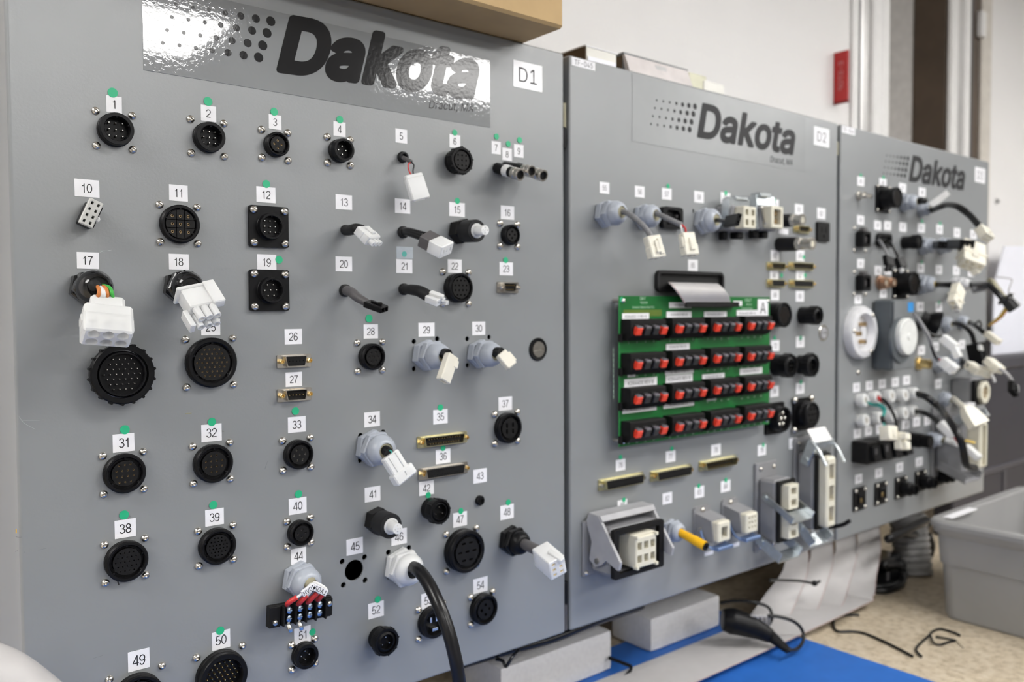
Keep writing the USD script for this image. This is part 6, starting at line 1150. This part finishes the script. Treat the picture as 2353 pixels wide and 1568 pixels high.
# dark leads, hose and box below the right enclosure
t = Thing('hose', 'grey translucent corrugated hose end standing behind the tote', 'hose', (0, 0, 0), door=False); A = Pz(2100, 1318, ZB); B = A+np.array([.01, .02, .12]); M = frame(A, B-A); pr = [(0, 0)]
for i in range(9): z = .12*i/9; pr += [(.036, z), (.036, z+.008), (.033, z+.009), (.033, z+.0128)]
t.part('wall', put(lathe(pr+[(0, .12)], 28), M), 'hose_grey')
t = Thing('power_adapter', 'black power adapter on the bench behind the hanging ribbons', 'adapter', (*Pz(2010, 1355, ZB)[:2], ZB), door=False); t.part('case', wbox(0, .12, -.005, .05, .0005, .034, .005), 'black_plastic'); t.part('front_plate', wbox(.034, .046, -.0058, -.0047, .010, .028, .0002), 'sleeve_grey')
o = Pz(2030, 1352, ZB); t.part('lid', wbox(.015, .11, .0, .045, .0342, .048, .004), 'black_gloss')
for k, pts in enumerate(([(2000, 1352, .905), (2030, 1350, .906), (2062, 1342, .907), (2078, 1322, .91), (2060, 1300, .93), (2030, 1300, .95)], [(1992, 1356, .907), (2040, 1357, .908), (2074, 1340, .91), (2070, 1318, .92)], [(2040, 1240, 1.02), (2078, 1222, 1.02), (2110, 1206, 1.02), (2130, 1196, 1.02)], [(2070, 1226, 1.0), (2098, 1230, .985), (2122, 1214, .985), (2136, 1196, 1.0)], [(2134, 1232, .97), (2140, 1250, .95), (2138, 1270, .93), (2128, 1290, .91)])):
    t = Thing('loose_cable', 'black lead ' + ['looped round the power adapter', 'lying in front of the power adapter', 'running just under the right enclosure to the tote', 'sagging below the right enclosure beside the tote', 'dropping behind the corner of the tote'][k], 'cable', (0, 0, 0), door=False); t.part('cable', tube([Pz(*p) for p in pts], .0075 if k != 1 else .006, 10), 'cable_black', smooth=True)
# tote
TX0, TY1 = 1.470, -.085; wq, dq, hq = .42, .60, .172
t = Thing('tote', 'grey plastic tote with a white label on its rim at the right', 'tote', (TX0, TY1-dq, ZB+.0005), door=False)
def rr(x0, y0, x1, y1, r): return sbox(x0+r, y0+r, x1-r, y1-r).buffer(r, quad_segs=8)
def loft(secs, cap=True):
    R_ = [np.array(ccw(list(p.exterior.coords))) for p, z in secs]; n = len(R_[0]); V = np.vstack([np.column_stack([r, np.full(n, z)]) for r, (p, z) in zip(R_, secs)]); f = []
    for i in range(len(secs)-1):
        for j in range(n): a, b = i*n+j, i*n+(j+1) % n; f += [(a, b, b+n), (a, b+n, a+n)]
    V = np.vstack([V, [[*R_[0].mean(0), secs[0][1]], [*R_[-1].mean(0), secs[-1][1]]]])
    for j in range(n): f += [(len(V)-2, (j+1) % n, j), (len(V)-1, (len(secs)-1)*n+j, (len(secs)-1)*n+(j+1) % n)]
    return trimesh.Trimesh(V, np.array(f), process=False)
i_ = .022
secs = [(rr(i_, i_, wq-i_, dq-i_, .02), 0), (rr(i_-.004, i_-.004, wq-i_+.004, dq-i_+.004, .024), .006), (rr(.013, .013, wq-.013, dq-.013, .026), .095), (rr(.010, .010, wq-.010, dq-.010, .026), .0965), (rr(.006, .006, wq-.006, dq-.006, .028), .146), (rr(.001, .001, wq-.001, dq-.001, .030), .150), (rr(-.002, -.002, wq+.002, dq+.002, .032), .160), (rr(-.004, -.004, wq+.004, dq+.004, .032), .1605), (rr(-.004, -.004, wq+.004, dq+.004, .032), .168), (rr(0, 0, wq, dq, .030), .172),
        (rr(.016, .016, wq-.016, dq-.016, .024), .172), (rr(.019, .019, wq-.019, dq-.019, .024), .168), (rr(.026, .026, wq-.026, dq-.026, .022), .012), (rr(.030, .030, wq-.030, dq-.030, .02), .006)]
t.part('tub', loft(secs), 'tote_grey', smooth=35)
la = Pz(2174, 1190, ZB+.173); lb = Pz(2230, 1165, ZB+.173)
t.part('contents', Manifold.hull_points(np.array([(x, y, z) for x in (.035, .36) for y, z in ((dq-.06, .007), (dq-.50, .007), (dq-.10, .07), (dq-.40, .06))])), 'tote_fill')
t.part('scuff_mark', [wbox(.0121+.0005*(k % 2), .0135+.0006*(k % 2), dq-.20-.012*k-.004*(k % 3 == 0), dq-.197-.012*k, .030+.006*(k % 4), .036+.008*(k*7 % 5), .0003) for k in range(7)], 'scuff', kind='stuff')
t2 = Thing('rim_label', 'white blank label on the rim of the grey tote', 'label', (la[0], la[1]-.01, ZB+.1729), door=False); t2.part('sticker_paper', wbox(0, .105, 0, .016, 0, .0006, .0002), 'label_paper')
# wire offcuts
t = Thing('wire_offcut', 'long bent dark wire offcut lying on the bench in front of the ribbons', 'wire offcut', (0, 0, 0), door=False); t.part('wire', tube([Pz(u, v, ZB+.0026) for u, v in ((1974, 1414), (1940, 1414), (1920, 1421), (1915, 1434), (1924, 1451), (1960, 1452), (1986, 1456), (2020, 1470), (2060, 1489), (2097, 1509))], .0022, 9, 6), 'cable_black', smooth=True)
t = Thing('wire_offcut', 'short curled dark wire offcut lying on the bench beside the tote', 'wire offcut', (0, 0, 0), door=False)
for k, q in enumerate((((2206, 1460), (2185, 1452), (2160, 1446), (2143, 1452), (2134, 1462), (2116, 1478), (2105, 1492), (2112, 1504), (2118, 1509)), ((2138, 1462), (2146, 1478), (2160, 1482), (2180, 1476), (2194, 1472), (2170, 1467), (2150, 1464)), ((2196, 1471), (2206, 1482), (2214, 1490)))): t.part('wire', tube([Pz(u, v, ZB+.0026+.0012*(k == 1)) for u, v in q], (.0020, .0017, .0006)[k], 8, 6), 'cable_black', smooth=True)
# pale rounded thing at the lower left, close to the camera
A = P(-60, 1480, .10); B = P(210, 1660, .13)
t = Thing('foam_roll', 'pale grey roll of foam sheet at the lower left corner', 'foam roll', (0, 0, 0), door=False)
pts = [P(-70, 1535, .11), P(0, 1562, .115), P(60, 1604, .12), P(120, 1656, .125), P(190, 1728, .13)]
t.part('roll', tube(pts, .0195, 32), 'ribbon', smooth=True)
